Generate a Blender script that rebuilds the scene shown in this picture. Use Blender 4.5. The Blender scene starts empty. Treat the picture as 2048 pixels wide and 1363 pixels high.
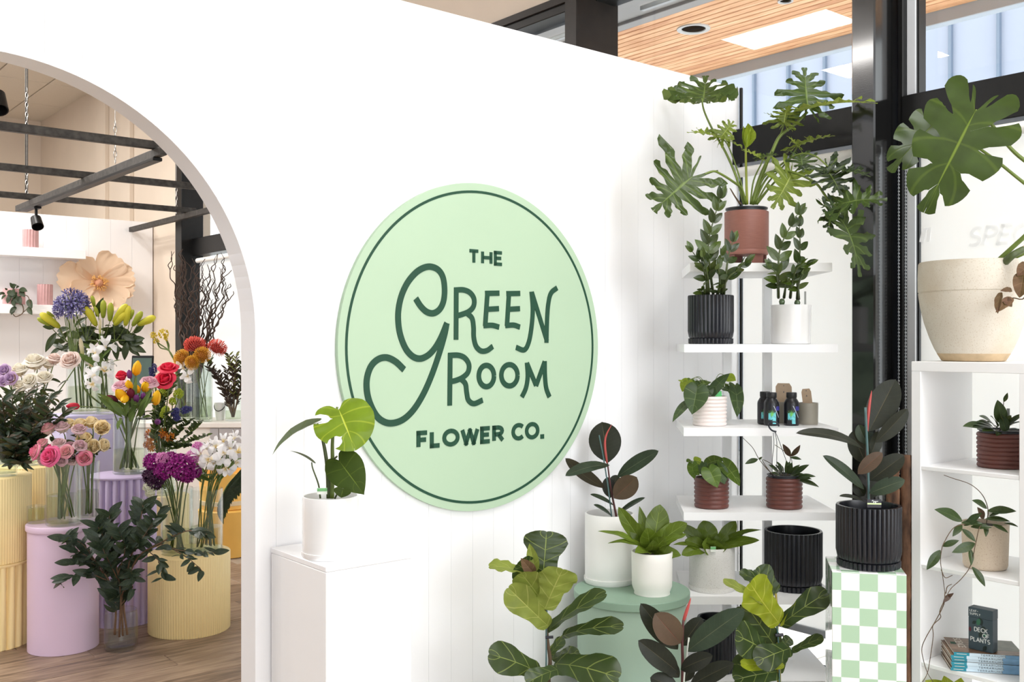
import bpy, math, random
from mathutils import Vector as V, Matrix
from math import sin, cos, pi, radians, sqrt
SC = bpy.context.scene
COL = SC.collection
rnd = random.Random(7)
# ---------------------------------------------------------------- camera, sky, light, exposure
F, CX, CY, H = 1991.1, 1024.0, 681.5, 1.5          # 35 mm lens on a 2048 x 1363 frame, eye height 1.5 m
CEIL_Z = 4.59
TH = radians(39.7)                                  # the shop's walls stand turned by this angle
AX, BX = V((cos(TH), sin(TH), 0)), V((-sin(TH), cos(TH), 0))
def R(a, b, z): return AX*a + BX*b + V((0, 0, z))   # room coordinates: along the sign wall, along the window wall
def P(x, y, d): return V(((x-CX)/F*d, d, H-(y-CY)/F*d))
cd = bpy.data.cameras.new('camera'); cam = bpy.data.objects.new('camera', cd); COL.objects.link(cam)
cd.lens = 35; cd.sensor_width = 36; cd.clip_start = .05; cd.clip_end = 200
cam.location = (0, 0, H); cam.rotation_euler = (pi/2, 0, 0); SC.camera = cam
W = bpy.data.worlds.new('sky'); SC.world = W; W.use_nodes = True
bg = W.node_tree.nodes['Background']; bg.inputs[0].default_value = (.94, .97, 1.0, 1); bg.inputs[1].default_value = 2.1
SC.view_settings.view_transform = 'Standard'; SC.view_settings.look = 'None'
SC.view_settings.exposure = 0.27; SC.view_settings.gamma = 1.0; SC.view_settings.use_curve_mapping = False
sl_ = bpy.data.lights.new('sun', 'SUN'); sl_.energy = 4.9; sl_.angle = radians(2); sl_.color = (1, .99, .97)
so_ = bpy.data.objects.new('sun', sl_); COL.objects.link(so_); so_.rotation_euler = (-(AX*cos(radians(60))+V((0, 0, sin(radians(60)))))).to_track_quat('-Z', 'Y').to_euler()
def area(name, loc, target, sx, sy, power, color=(1, 1, 1)):
    l = bpy.data.lights.new(name, 'AREA'); l.shape = 'RECTANGLE'; l.size = sx; l.size_y = sy; l.energy = power; l.color = color
    o = bpy.data.objects.new(name, l); COL.objects.link(o); o.location = loc
    o.rotation_euler = (V(target)-V(loc)).to_track_quat('-Z', 'Y').to_euler(); return o
area('shopfront_fill', R(2.6, -6.0, 2.8), R(3.4, 2.9, .9), 5.0, 3.2, 125, (.97, .99, 1))  # added fill lamp behind the camera, stands in for unseen front daylight
for a_, b_, e_ in ((2.6, -1.2, 40), (2.5, .5, 66)):
    l_ = area('overhead_fill', R(a_, b_, CEIL_Z), R(a_, b_, 0), 1.2, 2.4, e_, (.97, .99, 1)); l_.rotation_euler = (0, 0, TH)  # unseen lamps added overhead to fill the front room
for a_, b_, e_ in ((-.6, 5.88, 50), (-2.4, 5.88, 90), (-.6, 8.9, 135), (-2.4, 8.9, 140), (.9, 12.0, 95), (1.5, 8.9, 70)):
    l_ = area('ceiling_panel_and_fill', R(a_, b_, CEIL_Z), R(a_, b_, 0), .55, 1.22, e_, (1, .97, .93)); l_.rotation_euler = (0, 0, TH)  # first is the panel mirrored in the window glass, the rest are added fill
SC.cycles.max_bounces = 10; SC.cycles.diffuse_bounces = 5; SC.cycles.transparent_max_bounces = 24; SC.cycles.caustics_reflective = False; SC.cycles.caustics_refractive = False
# ---------------------------------------------------------------- materials
MATS = {}
def nodes(name):
    m = bpy.data.materials.new(name); m.use_nodes = True
    return m, m.node_tree, m.node_tree.nodes, m.node_tree.links, m.node_tree.nodes['Principled BSDF']
def c4(c): return (c[0], c[1], c[2], 1)
def srgb(r, g, b):
    f = lambda v: (v/255/12.92) if v <= 10 else ((v/255+.055)/1.055)**2.4
    return (f(r), f(g), f(b))
def mix(N, L, fac, a, b, mode='MIX'):
    n = N.new('ShaderNodeMix'); n.data_type = 'RGBA'; n.blend_type = mode
    for i, s in ((0, fac), (6, a), (7, b)):
        if hasattr(s, 'links'): L.new(s, n.inputs[i])
        elif i == 0: n.inputs[0].default_value = s
        else: n.inputs[i].default_value = c4(s)
    return n.outputs[2]
def math_(N, L, op, a, b=0.0, clamp=False):
    n = N.new('ShaderNodeMath'); n.operation = op; n.use_clamp = clamp
    for i, s in ((0, a), (1, b)):
        if hasattr(s, 'links'): L.new(s, n.inputs[i])
        else: n.inputs[i].default_value = s
    return n.outputs[0]
def noise(N, L, scale, detail=3, coord='Object', sc=None):
    t = N.new('ShaderNodeTexCoord'); n = N.new('ShaderNodeTexNoise'); n.inputs['Scale'].default_value = scale; n.inputs['Detail'].default_value = detail
    if sc:
        m = N.new('ShaderNodeMapping'); m.inputs['Scale'].default_value = sc; L.new(t.outputs[coord], m.inputs[0]); L.new(m.outputs[0], n.inputs[0])
    else: L.new(t.outputs[coord], n.inputs[0])
    return n.outputs[0]
def ramp(N, L, f, stops):
    r = N.new('ShaderNodeValToRGB'); e = r.color_ramp.elements
    while len(e) < len(stops): e.new(.5)
    for k, (p, c) in zip(e, stops): k.position = p; k.color = c4(c)
    L.new(f, r.inputs[0]); return r.outputs[0]
def plain(name, col, rough=.5, var=.06, scale=8, metal=0, bump=0, spec=.5, coat=0, sc=None):
    if name in MATS: return MATS[name]
    m, T, N, L, B = nodes(name)
    n = noise(N, L, scale, 4, sc=sc)
    lo = tuple(c*(1-var) for c in col); hi = tuple(min(1, c*(1+var)) for c in col)
    L.new(ramp(N, L, n, [(.3, lo), (.7, hi)]), B.inputs['Base Color'])
    B.inputs['Roughness'].default_value = rough; B.inputs['Metallic'].default_value = metal
    B.inputs['Specular IOR Level'].default_value = spec; B.inputs['Coat Weight'].default_value = coat; B.inputs['Coat Roughness'].default_value = .08
    if bump:
        b = N.new('ShaderNodeBump'); b.inputs['Strength'].default_value = bump; b.inputs['Distance'].default_value = .002; L.new(n, b.inputs['Height']); L.new(b.outputs[0], B.inputs['Normal'])
    MATS[name] = m; return m
def speck(name, col, dots, scale=120, thr=.68, rough=.6, stain=None):
    m, T, N, L, B = nodes(name)
    n = noise(N, L, scale, 2); k = ramp(N, L, n, [(thr-.04, (0, 0, 0)), (thr, (1, 1, 1))])
    base = ramp(N, L, noise(N, L, 6, 5), [(.3, tuple(c*.93 for c in col)), (.7, col)])
    if stain:
        base = mix(N, L, ramp(N, L, noise(N, L, 5, 6), [(.5, (0, 0, 0)), (.72, (.55, .55, .55))]), base, stain)
    L.new(mix(N, L, k, base, dots), B.inputs['Base Color']); B.inputs['Roughness'].default_value = rough; MATS[name] = m; return m
def leafmat(name, col, vein, back, rough=.35, freq=9, veinw=.82, trans=.12, spec=.3, veinamt=.6, slant=2.2, coat=0):
    m, T, N, L, B = nodes(name)
    uv = N.new('ShaderNodeUVMap'); s = N.new('ShaderNodeSeparateXYZ'); L.new(uv.outputs[0], s.inputs[0])
    u = math_(N, L, 'ABSOLUTE', math_(N, L, 'MULTIPLY_ADD', s.outputs[0], 2.0)); u.node.inputs[0].links[0].from_node.inputs[2].default_value = -1
    mid = ramp(N, L, u, [(.014, (1, 1, 1)), (.036, (0, 0, 0))])
    w = math_(N, L, 'SUBTRACT', math_(N, L, 'MULTIPLY', s.outputs[1], freq*6.283), math_(N, L, 'MULTIPLY', u, slant*2))
    side = ramp(N, L, math_(N, L, 'MULTIPLY_ADD', math_(N, L, 'SINE', w), .5), [(veinw, (0, 0, 0)), (1, (veinamt,)*3)])
    side.node.inputs[0].links[0].from_node.inputs[2].default_value = .5
    k = mix(N, L, 1.0, mid, side, 'LIGHTEN')
    oi = N.new('ShaderNodeObjectInfo')
    n = noise(N, L, 14, 4)
    n2 = math_(N, L, 'ADD', n, math_(N, L, 'MULTIPLY', math_(N, L, 'SUBTRACT', oi.outputs['Random'], .5), .35))
    base = ramp(N, L, n2, [(.25, tuple(c*.68 for c in col)), (.75, tuple(min(1, c*1.3) for c in col))])
    top = mix(N, L, k, base, vein)
    bk = mix(N, L, k, back, tuple(min(1, v*1.15) for v in vein))
    g = N.new('ShaderNodeNewGeometry')
    c = mix(N, L, g.outputs['Backfacing'], top, bk)
    L.new(c, B.inputs['Base Color']); B.inputs['Specular IOR Level'].default_value = spec; B.inputs['Coat Weight'].default_value = coat; B.inputs['Coat Roughness'].default_value = .15
    L.new(math_(N, L, 'MULTIPLY_ADD', g.outputs['Backfacing'], .3), B.inputs['Roughness']); B.inputs['Roughness'].links[0].from_node.inputs[2].default_value = rough
    bm = N.new('ShaderNodeBump'); bm.inputs['Strength'].default_value = .35; bm.inputs['Distance'].default_value = .002; bm.invert = True; L.new(k, bm.inputs['Height']); L.new(bm.outputs[0], B.inputs['Normal'])
    if trans:
        t = N.new('ShaderNodeBsdfTranslucent'); L.new(mix(N, L, .5, c, (.45, .6, .08)), t.inputs[0])
        x = N.new('ShaderNodeMixShader'); x.inputs[0].default_value = trans
        L.new(B.outputs[0], x.inputs[1]); L.new(t.outputs[0], x.inputs[2]); L.new(x.outputs[0], N['Material Output'].inputs[0])
    MATS[name] = m; return m
def petalmat(name, edge, core, rough=.6, trans=.25, p0=.15, p1=.8):
    m, T, N, L, B = nodes(name)
    uv = N.new('ShaderNodeUVMap'); s = N.new('ShaderNodeSeparateXYZ'); L.new(uv.outputs[0], s.inputs[0])
    oi = N.new('ShaderNodeObjectInfo')
    v = math_(N, L, 'ADD', s.outputs[1], math_(N, L, 'MULTIPLY', math_(N, L, 'SUBTRACT', oi.outputs['Random'], .5), .3))
    c = ramp(N, L, v, [(p0, core), (p1, edge)]); L.new(c, B.inputs['Base Color']); B.inputs['Roughness'].default_value = rough
    if trans:
        t = N.new('ShaderNodeBsdfTranslucent'); L.new(c, t.inputs[0]); x = N.new('ShaderNodeMixShader'); x.inputs[0].default_value = trans
        L.new(B.outputs[0], x.inputs[1]); L.new(t.outputs[0], x.inputs[2]); L.new(x.outputs[0], N['Material Output'].inputs[0])
    MATS[name] = m; return m
def clear(name, tint, ior=1.45, rough=.02, amt=1.0):
    m, T, N, L, B = nodes(name); N.remove(B)
    t = N.new('ShaderNodeBsdfTransparent'); t.inputs[0].default_value = c4(tint)
    g = N.new('ShaderNodeBsdfGlossy'); g.inputs['Roughness'].default_value = rough
    f = N.new('ShaderNodeLayerWeight'); f.inputs[0].default_value = .5; k = math_(N, L, 'MULTIPLY_ADD', math_(N, L, 'POWER', f.outputs[1], 4.5), .75*amt); k.node.inputs[2].default_value = 1.5*((ior-1)/(ior+1))**2*amt
    x = N.new('ShaderNodeMixShader'); L.new(k, x.inputs[0]); L.new(t.outputs[0], x.inputs[1]); L.new(g.outputs[0], x.inputs[2])
    L.new(x.outputs[0], N['Material Output'].inputs[0]); MATS[name] = m; return m
def translucent(name, col, amt):
    m, T, N, L, B = nodes(name)
    n = noise(N, L, 400, 1); L.new(ramp(N, L, n, [(.3, tuple(c*.97 for c in col)), (.7, col)]), B.inputs['Base Color']); B.inputs['Roughness'].default_value = .8
    t = N.new('ShaderNodeBsdfTranslucent'); t.inputs[0].default_value = c4(col); x = N.new('ShaderNodeMixShader'); x.inputs[0].default_value = amt
    L.new(B.outputs[0], x.inputs[1]); L.new(t.outputs[0], x.inputs[2]); L.new(x.outputs[0], N['Material Output'].inputs[0]); MATS[name] = m; return m
def wood(name, c1, c2, c3, rough=.45, sc=(1, 14, 14), scale=3):
    m, T, N, L, B = nodes(name)
    t = N.new('ShaderNodeTexCoord'); mp = N.new('ShaderNodeMapping'); mp.inputs['Scale'].default_value = sc; oi = N.new('ShaderNodeObjectInfo')
    ad = N.new('ShaderNodeVectorMath'); L.new(t.outputs['Object'], mp.inputs[0]); L.new(mp.outputs[0], ad.inputs[0])
    mm = N.new('ShaderNodeCombineXYZ'); L.new(math_(N, L, 'MULTIPLY', oi.outputs['Random'], 50.0), mm.inputs[0]); L.new(math_(N, L, 'MULTIPLY', oi.outputs['Random'], 31.0), mm.inputs[1]); L.new(mm.outputs[0], ad.inputs[1])
    n = N.new('ShaderNodeTexNoise'); n.inputs['Scale'].default_value = scale; n.inputs['Detail'].default_value = 6; n.inputs['Distortion'].default_value = .8; L.new(ad.outputs[0], n.inputs[0])
    v = math_(N, L, 'ADD', n.outputs[0], math_(N, L, 'MULTIPLY', math_(N, L, 'SUBTRACT', oi.outputs['Random'], .5), .22))
    L.new(ramp(N, L, v, [(.3, c1), (.5, c2), (.72, c3)]), B.inputs['Base Color']); B.inputs['Roughness'].default_value = rough; MATS[name] = m; return m
# ---------------------------------------------------------------- mesh building
class MB:
    def __init__(s): s.v = []; s.f = []; s.uv = {}; s.mi = []; s.cur = 0
    def add(s, vs, fs, uvs=None):
        o = len(s.v); s.v += [tuple(p) for p in vs]
        for f in fs: s.f.append([i+o for i in f]); s.mi.append(s.cur)
        if uvs:
            for i, q in enumerate(uvs): s.uv[o+i] = q
        return s
    def box(s, x0, x1, y0, y1, z0, z1, bev=0):
        if bev <= 0 or min(abs(x1-x0), abs(y1-y0), abs(z1-z0)) < 2.2*bev:
            vs = [(x, y, z) for z in (z0, z1) for x, y in ((x0, y0), (x1, y0), (x1, y1), (x0, y1))]
            return s.add(vs, [(3, 2, 1, 0), (4, 5, 6, 7), (0, 1, 5, 4), (1, 2, 6, 5), (2, 3, 7, 6), (3, 0, 4, 7)])
        b = bev; rings = []
        for z, i in ((z0, b), (z0+b, 0), (z1-b, 0), (z1, b)):
            X0, X1, Y0, Y1 = x0+i, x1-i, y0+i, y1-i; e = b if i == 0 else b
            rings.append([(X0+e, Y0, z), (X1-e, Y0, z), (X1, Y0+e, z), (X1, Y1-e, z), (X1-e, Y1, z), (X0+e, Y1, z), (X0, Y1-e, z), (X0, Y0+e, z)])
        vs = [p for r in rings for p in r]; fs = [tuple(range(7, -1, -1)), tuple(range(24, 32))]
        for k in range(3):
            for i in range(8): j = (i+1) % 8; fs.append((k*8+i, k*8+j, k*8+8+j, k*8+8+i))
        return s.add(vs, fs)
    def tube(s, pts, rad, n=6, cap=True):
        pts = [V(p) for p in pts]; m = len(pts)
        if not hasattr(rad, '__len__'): rad = [rad]*m
        vs = []; fs = []; prev = None
        for i, p in enumerate(pts):
            t = (pts[min(i+1, m-1)]-pts[max(i-1, 0)])
            t = t.normalized() if t.length > 1e-9 else V((0, 0, 1))
            if prev is None:
                a = t.cross(V((0, 0, 1)));  a = t.cross(V((1, 0, 0))) if a.length < .05 else a
            else: a = prev-t*prev.dot(t)
            a.normalize(); prev = a; b = t.cross(a)
            r = rad[i]
            vs += [p+(a*cos(2*pi*k/n)+b*sin(2*pi*k/n))*r for k in range(n)]
        for i in range(m-1):
            for k in range(n): j = (k+1) % n; fs.append((i*n+k, i*n+j, (i+1)*n+j, (i+1)*n+k))
        if cap: fs += [tuple(range(n-1, -1, -1)), tuple(range((m-1)*n, m*n))]
        return s.add(vs, fs, [(.5, i/(m-1)) for i in range(m) for k in range(n)])
    def lathe(s, prof, n=32, flute=None, cx=0, cy=0, cz=0, closed=False):
        vs = []; fs = []; m = len(prof)
        for r, z in prof:
            for k in range(n):
                a = 2*pi*k/n; rr = r
                if flute:
                    cnt, dep, z0, z1 = flute[:4]
                    if z0 <= z <= z1 and r > flute[4]: rr = r-dep*(1-abs(cos(cnt*a/2)) if len(flute) < 6 else abs(cos(cnt*a/2))**6)
                vs.append((cx+rr*cos(a), cy+rr*sin(a), cz+z))
        for i in range(m-1):
            for k in range(n): j = (k+1) % n; fs.append((i*n+k, i*n+j, (i+1)*n+j, (i+1)*n+k))
        if prof[0][0] > 1e-6: fs.append(tuple(range(n-1, -1, -1)))
        if prof[-1][0] > 1e-6: fs.append(tuple(range((m-1)*n, m*n)))
        return s.add(vs, fs)
    def prism(s, poly, y0, y1, M=None):          # polygon in x,z, thick along y
        n = len(poly); vs = [V((x, y0, z)) for x, z in poly]+[V((x, y1, z)) for x, z in poly]
        if M: vs = [M @ p for p in vs]
        return s.add(vs, [tuple(range(n)), tuple(range(2*n-1, n-1, -1))]+[(i, i+n, (i+1) % n+n, (i+1) % n) for i in range(n)])
    def merge(s, o, M):
        base = len(s.v); s.v += [tuple(M @ V(p)) for p in o.v]
        for f, mi in zip(o.f, o.mi): s.f.append([i+base for i in f]); s.mi.append(mi)
        for k, q in o.uv.items(): s.uv[base+k] = q
        return s
    def mesh(s, name, mats, smooth=None):
        me = bpy.data.meshes.new(name); me.from_pydata(s.v, [], s.f)
        if not isinstance(mats, (list, tuple)): mats = [mats]
        for m in mats: me.materials.append(m)
        if any(s.mi): me.polygons.foreach_set('material_index', s.mi)
        if s.uv:
            l = me.uv_layers.new(name='UVMap'); d = []
            for lp in me.loops: d += s.uv.get(lp.vertex_index, (.5, .5))
            l.data.foreach_set('uv', d)
        if smooth is not None:
            if smooth >= 180: me.polygons.foreach_set('use_smooth', [True]*len(me.polygons))
            else: me.shade_smooth_by_angle(radians(smooth)) if hasattr(me, 'shade_smooth_by_angle') else None
            if smooth < 180:
                try: me.set_sharp_from_angle(angle=radians(smooth)); me.polygons.foreach_set('use_smooth', [True]*len(me.polygons))
                except Exception: pass
        me.update(); return me
def link(name, me, parent=None, M=None):
    o = bpy.data.objects.new(name, me); COL.objects.link(o)
    if parent: o.parent = parent
    if M is not None: o.matrix_local = M
    return o
def part(name, mb, mat, parent, smooth=None, label=None, M=None, kind=None):
    o = link(name, mb.mesh(name, mat, smooth), parent, M)
    if label: o['label'] = label
    if kind: o['kind'] = kind
    return o
def thing(name, label, cat, loc=(0, 0, 0), rz=0, group=None):
    o = bpy.data.objects.new(name, None); COL.objects.link(o); o.location = loc; o.rotation_euler = (0, 0, rz); o.empty_display_size = .05
    return tag(o, label, cat, group)
def tag(o, label, cat, group=None):
    o['label'] = label; o['category'] = cat
    if group: o['group'] = group
    return o
def struct(name, mb=None, mat=None, smooth=None, rz=TH, loc=(0, 0, 0), label=None, cat=None):
    o = link(name, mb.mesh(name, mat, smooth) if mb else None); o.location = loc; o.rotation_euler = (0, 0, rz); o['kind'] = 'structure'
    if label: o['label'] = label
    if cat: o['category'] = cat
    return o
def dup(root, loc=None, rz=None, label=None):
    r = root.copy(); COL.objects.link(r)
    if loc is not None: r.location = loc
    if rz is not None: r.rotation_euler = (0, 0, rz)
    if label: r['label'] = label
    for ch in list(root.children):
        c = ch.copy(); COL.objects.link(c); c.parent = r
        for g in list(ch.children):
            d = g.copy(); COL.objects.link(d); d.parent = c
    return r
def cat_rom(pts, n=6):
    pts = [V(p) for p in pts]
    if len(pts) < 3: return [pts[0].lerp(pts[-1], i/n) for i in range(n+1)]
    q = [pts[0]*2-pts[1]]+pts+[pts[-1]*2-pts[-2]]; out = []
    for i in range(1, len(q)-2):
        a, b, c, d = q[i-1], q[i], q[i+1], q[i+2]
        for k in range(n):
            t = k/n; out.append(.5*((2*b)+(c-a)*t+(2*a-5*b+4*c-d)*t*t+(3*b-a-3*c+d)*t**3))
    return out+[pts[-1]]
def ribbon(pts, w):                               # flat stroke outline in 2D
    pts = [V((p[0], p[1], 0)) for p in pts]; L_, R_ = [], []
    for i, p in enumerate(pts):
        t = (pts[min(i+1, len(pts)-1)]-pts[max(i-1, 0)]).normalized(); n = V((-t.y, t.x, 0))
        ww = w(i/(len(pts)-1)) if callable(w) else w
        L_.append(p+n*ww/2); R_.append(p-n*ww/2)
    return L_, R_
def stroke(mb, pts, w, y0, y1):                   # raised stroke in x,z with thickness along y
    l, r = ribbon(pts, w); n = len(l)
    vs = [(p.x, y, p.y) for y in (y0, y1) for p in l+r]; fs = []
    for i in range(n-1):
        fs += [(i, i+1, n+i+1, n+i), (2*n+n+i, 2*n+n+i+1, 2*n+i+1, 2*n+i), (2*n+i, 2*n+i+1, i+1, i), (n+i, n+i+1, 3*n+i+1, 3*n+i)]
    fs += [(0, n, 3*n, 2*n), (n-1, 3*n-1, 4*n-1, 2*n-1)]
    mb.add(vs, fs)
def arc(cx, cy, rx, ry, a0, a1, n=10): return [(cx+rx*cos(radians(a0+(a1-a0)*i/n)), cy+ry*sin(radians(a0+(a1-a0)*i/n))) for i in range(n+1)]
# stroke alphabet, cap height 1
AB = {
 'A': (.72, [[(0, 0), (.36, 1), (.72, 0)], [(.13, .34), (.59, .34)]]),
 'C': (.72, [arc(.42, .5, .42, .5, 45, 315, 16)]),
 'D': (.70, [[(0, 0), (0, 1)], [(0, 1), (.25, 1)]+arc(.25, .5, .45, .5, 90, -90, 12)+[(0, 0)]]),
 'E': (.52, [[(.52, 1), (0, 1), (0, 0), (.52, 0)], [(0, .52), (.46, .52)]]),
 'F': (.52, [[(.52, 1), (0, 1), (0, 0)], [(0, .5), (.46, .5)]]),
 'H': (.66, [[(0, 0), (0, 1)], [(.66, 0), (.66, 1)], [(0, .5), (.66, .5)]]),
 'I': (.02, [[(0, 0), (0, 1)]]),
 'K': (.62, [[(0, 0), (0, 1)], [(.6, 1), (.04, .42)], [(.2, .58), (.62, 0)]]),
 'L': (.48, [[(0, 1), (0, 0), (.48, 0)]]),
 'M': (.86, [[(0, 0), (.06, 1), (.43, .25), (.8, 1), (.86, 0)]]),
 'N': (.70, [[(0, 0), (0, 1), (.7, 0), (.7, 1)]]),
 'O': (.86, [arc(.43, .5, .43, .5, 90, 450, 24)]),
 'P': (.56, [[(0, 0), (0, 1), (.3, 1)]+arc(.3, .73, .26, .27, 90, -90, 8)+[(0, .46)]]),
 'R': (.60, [[(0, 0), (0, 1), (.3, 1)]+arc(.3, .74, .26, .26, 90, -90, 8)+[(0, .48)], [(.3, .48), (.6, 0)]]),
 'S': (.56, [arc(.28, .75, .26, .25, 40, 270, 10)+arc(.28, .25, .28, .25, 90, -140, 10)]),
 'T': (.66, [[(0, 1), (.66, 1)], [(.33, 1), (.33, 0)]]),
 'U': (.66, [[(0, 1), (0, .33)]+arc(.33, .33, .33, .33, 180, 360, 10)+[(.66, 1)]]),
 'W': (1.0, [[(0, 1), (.25, 0), (.5, .9), (.75, 0), (1, 1)]]),
 'Y': (.66, [[(0, 1), (.33, .5), (.66, 1)], [(.33, .5), (.33, 0)]]),
 '.': (.1, [[(.05, -.17), (.05, .17)]]), '-': (.5, [[(0, .5), (.5, .5)]]), ' ': (.4, [])}
def text_width(t, gap): return sum(AB[c][0]+gap for c in t)-gap
def text(mb, t, x0, z0, h, w, y0, y1, gap=.28, x1=None, slant=0):
    sx = h
    if x1 is not None: sx = (x1-x0)/text_width(t, gap)
    x = x0
    for c in t:
        for st in AB[c][1]:
            # split at hard corners so that every bar keeps its square ends
            pts = [(x+p[0]*sx+slant*p[1]*h, z0+p[1]*h) for p in st]; run = [pts[0]]
            for i in range(1, len(pts)):
                run.append(pts[i])
                if i+1 < len(pts):
                    a = V(pts[i])-V(pts[i-1]); b = V(pts[i+1])-V(pts[i])
                    if a.length > 1e-9 and b.length > 1e-9 and a.angle(b) > .9:
                        e = a.normalized()*w*.5; run[-1] = (pts[i][0]+e[0], pts[i][1]+e[1]); stroke(mb, run, w, y0, y1)
                        e = b.normalized()*w*.5; run = [(pts[i][0]-e[0], pts[i][1]-e[1])]
            if c == '.': stroke(mb, run, w*1.15, y0, y1)
            else: stroke(mb, run, w, y0, y1)
        x += (AB[c][0]+gap)*sx
# ---------------------------------------------------------------- leaves
OUT = {  # right half outlines (x in half widths, y 0 base .. 1 tip), and midrib position per point
 'rubber': [(0, 0), (.42, .10), (.80, .26), (.98, .46), (.96, .64), (.75, .82), (.38, .94), (.08, .985), (0, 1)],
 'lance':  [(0, 0), (.35, .08), (.78, .25), (1, .45), (.86, .64), (.52, .82), (.2, .94), (0, 1)],
 'ovate':  [(0, 0), (.55, .07), (.92, .24), (1, .42), (.85, .62), (.55, .80), (.22, .93), (0, 1)],
 'heart':  [(0, .06), (.22, -.08), (.55, -.10), (.88, .06), (1, .26), (.93, .46), (.68, .67), (.34, .85), (.1, .95), (0, 1)],
 'fiddle': [(0, 0), (.40, .03), (.60, .14), (.60, .28), (.66, .42), (.88, .58), (1, .74), (.90, .88), (.52, .98), (.15, 1.005), (0, .985)],
 'strap':  [(0, 0), (.5, .05), (.8, .25), (1, .5), (.95, .7), (.6, .88), (.25, .96), (0, 1)]}
def leaf_flat(kind, n=11, nr=3):
    o = OUT[kind]; pts = [(p.x, p.y) for p in cat_rom([(x, y, 0) for x, y in o], max(2, n//len(o)+1))]
    m = len(pts); y0 = o[0][1]; y1 = o[-1][1]; vs = []; uv = []; fs = []
    for i, (x, y) in enumerate(pts):
        t = i/(m-1); my = y0+(y1-y0)*(.5*t+.5*min(1, max(0, (y-y0)/(y1-y0))))
        my = y0+(y1-y0)*t if kind == 'heart' else my
        for sd in (-1, 1):
            for k in range(nr+1):
                q = k/nr; vs.append((sd*max(0, x)*q, my+(y-my)*q**1.3)); uv.append((.5+.5*sd*q, t))
    st = 2*(nr+1)
    for i in range(m-1):
        for sd in (0, 1):
            for k in range(nr):
                a = i*st+sd*(nr+1)+k; b = a+st
                fs.append((a, a+1, b+1, b) if sd else (a+1, a, b, b+1))
    return vs, fs, uv
def lobed_flat(env, nl, gap, tipr, nr=7, ns=4, vein0=.0, seed=1, tipw=.25, skew=None, wave=0):
    """blade cut into lobes between the side veins: env = outline points, nl lobes a side, gap(r) the share cut away"""
    rr = random.Random(seed); E = cat_rom([(x, y, 0) for x, y in env], 8)
    def at(t):
        f = max(0, min(.9999, t))*(len(E)-1); i = int(f); return E[i].lerp(E[i+1], f-i)
    vs, fs, uv = [], [], []
    y0, y1 = env[0][1], env[-1][1]
    for sd in (-1, 1):
        for k in range(nl):
            a0, a1 = k/nl, (k+1)/nl; c = .5*(a0+a1); last = k == nl-1
            le = 1-rr.random()*tipr; base = len(vs)
            for i in range(nr+1):
                r = i/nr; g = gap(r)*(.75+.5*rr.random()*0+.25)
                for j in range(ns+1):
                    q = j/ns; t = a0+(a1-a0)*q; tt = c+(t-c)*(1-g)+wave*sin(r*13+k*2.3+seed)*r
                    if k == 0 and q < .5: tt = max(tt, t) if r < .2 else tt
                    if last and q > .5: tt = c+(t-c)*(1-g*.15)
                    e = at(tt); rnd_ = le*(1-tipw*((q-.5)*2)**2*r)
                    my = y0*.0+(y1)*max(0, tt-.02)**1.15*.94
                    x = e.x*r*rnd_; y = my+(e.y-my)*(r**1.1)*(rnd_ if not last else 1)
                    vs.append((sd*x, y)); uv.append((.5+.5*sd*min(1, r), tt))
            for i in range(nr):
                for j in range(ns):
                    a = base+i*(ns+1)+j; b = a+ns+1
                    fs.append((a, b, b+1, a+1) if sd > 0 else (a+1, b+1, b, a))
    return vs, fs, uv
def sstep(a, b, x): t = max(0, min(1, (x-a)/(b-a))); return t*t*(3-2*t)
MON = [(0, .03), (.30, -.16), (.62, -.12), (.90, .06), (1, .28), (.96, .5), (.78, .72), (.45, .9), (.15, .98), (0, 1)]
SEL = [(.02, -.05), (.34, -.66), (.76, -.58), (1.04, -.22), (1.06, .16), (.92, .47), (.68, .73), (.38, .91), (.13, .985), (0, 1)]
FLAT = {k: leaf_flat(k) for k in OUT}
FLATS = {k: leaf_flat(k, 6, 1) for k in OUT}
FLAT['heart'] = leaf_flat('heart', 11, 4)
def selloum(seed): return lobed_flat(SEL, 7, lambda r: .30*sstep(.26, .5, r)+.26*sstep(.4, 1, r), .36, 12, 4, seed=seed, tipw=.16, wave=.011)
def monstera(seed): return lobed_flat(MON, 5, lambda r: .26*sstep(.42, .58, r), .10, 10, 6, seed=seed, tipw=.22)
for k in range(5): FLAT['selloum%d' % k] = selloum(k+3); FLAT['monstera%d' % k] = monstera(k+11)
def leaf_mb(kind, L, W, bend=.5, fold=.15, cup=0, ripple=0, rk=5, seed=0, flat=None):
    vs, fs, uv = flat or FLAT[kind]; mb = MB(); out = []; ph = seed*1.7
    rho = L/bend if abs(bend) > 1e-4 else None
    for x, y in vs:
        X = x*W/2; a = abs(x)
        z = fold*abs(X)-cup*a*a*W*.5+ripple*W*a*sin(rk*y*6.283+ph+(1.3 if x > 0 else 0))*.5
        if rho:
            t = bend*y-bend/2; Y = rho*(sin(t)+sin(bend/2)); Z = rho*(cos(t)-cos(bend/2)); p = V((X, Y+z*sin(t), Z+z*cos(t)))
        else: p = V((X, y*L, z))
        out.append(p)
    return mb.add(out, fs, uv)
def frame(base, tip, nrm):
    D = (tip-base).normalized(); X = D.cross(nrm)
    if X.length < 1e-4: X = D.cross(V((.3, .5, .8)))
    X.normalize(); N = X.cross(D)
    return Matrix(((X.x, D.x, N.x, base.x), (X.y, D.y, N.y, base.y), (X.z, D.z, N.z, base.z), (0, 0, 0, 1)))
def arc_len(ch, bend): return ch*(abs(bend)/2)/sin(abs(bend)/2) if abs(bend) > 1e-4 else ch
LEAFN = [0]
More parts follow.
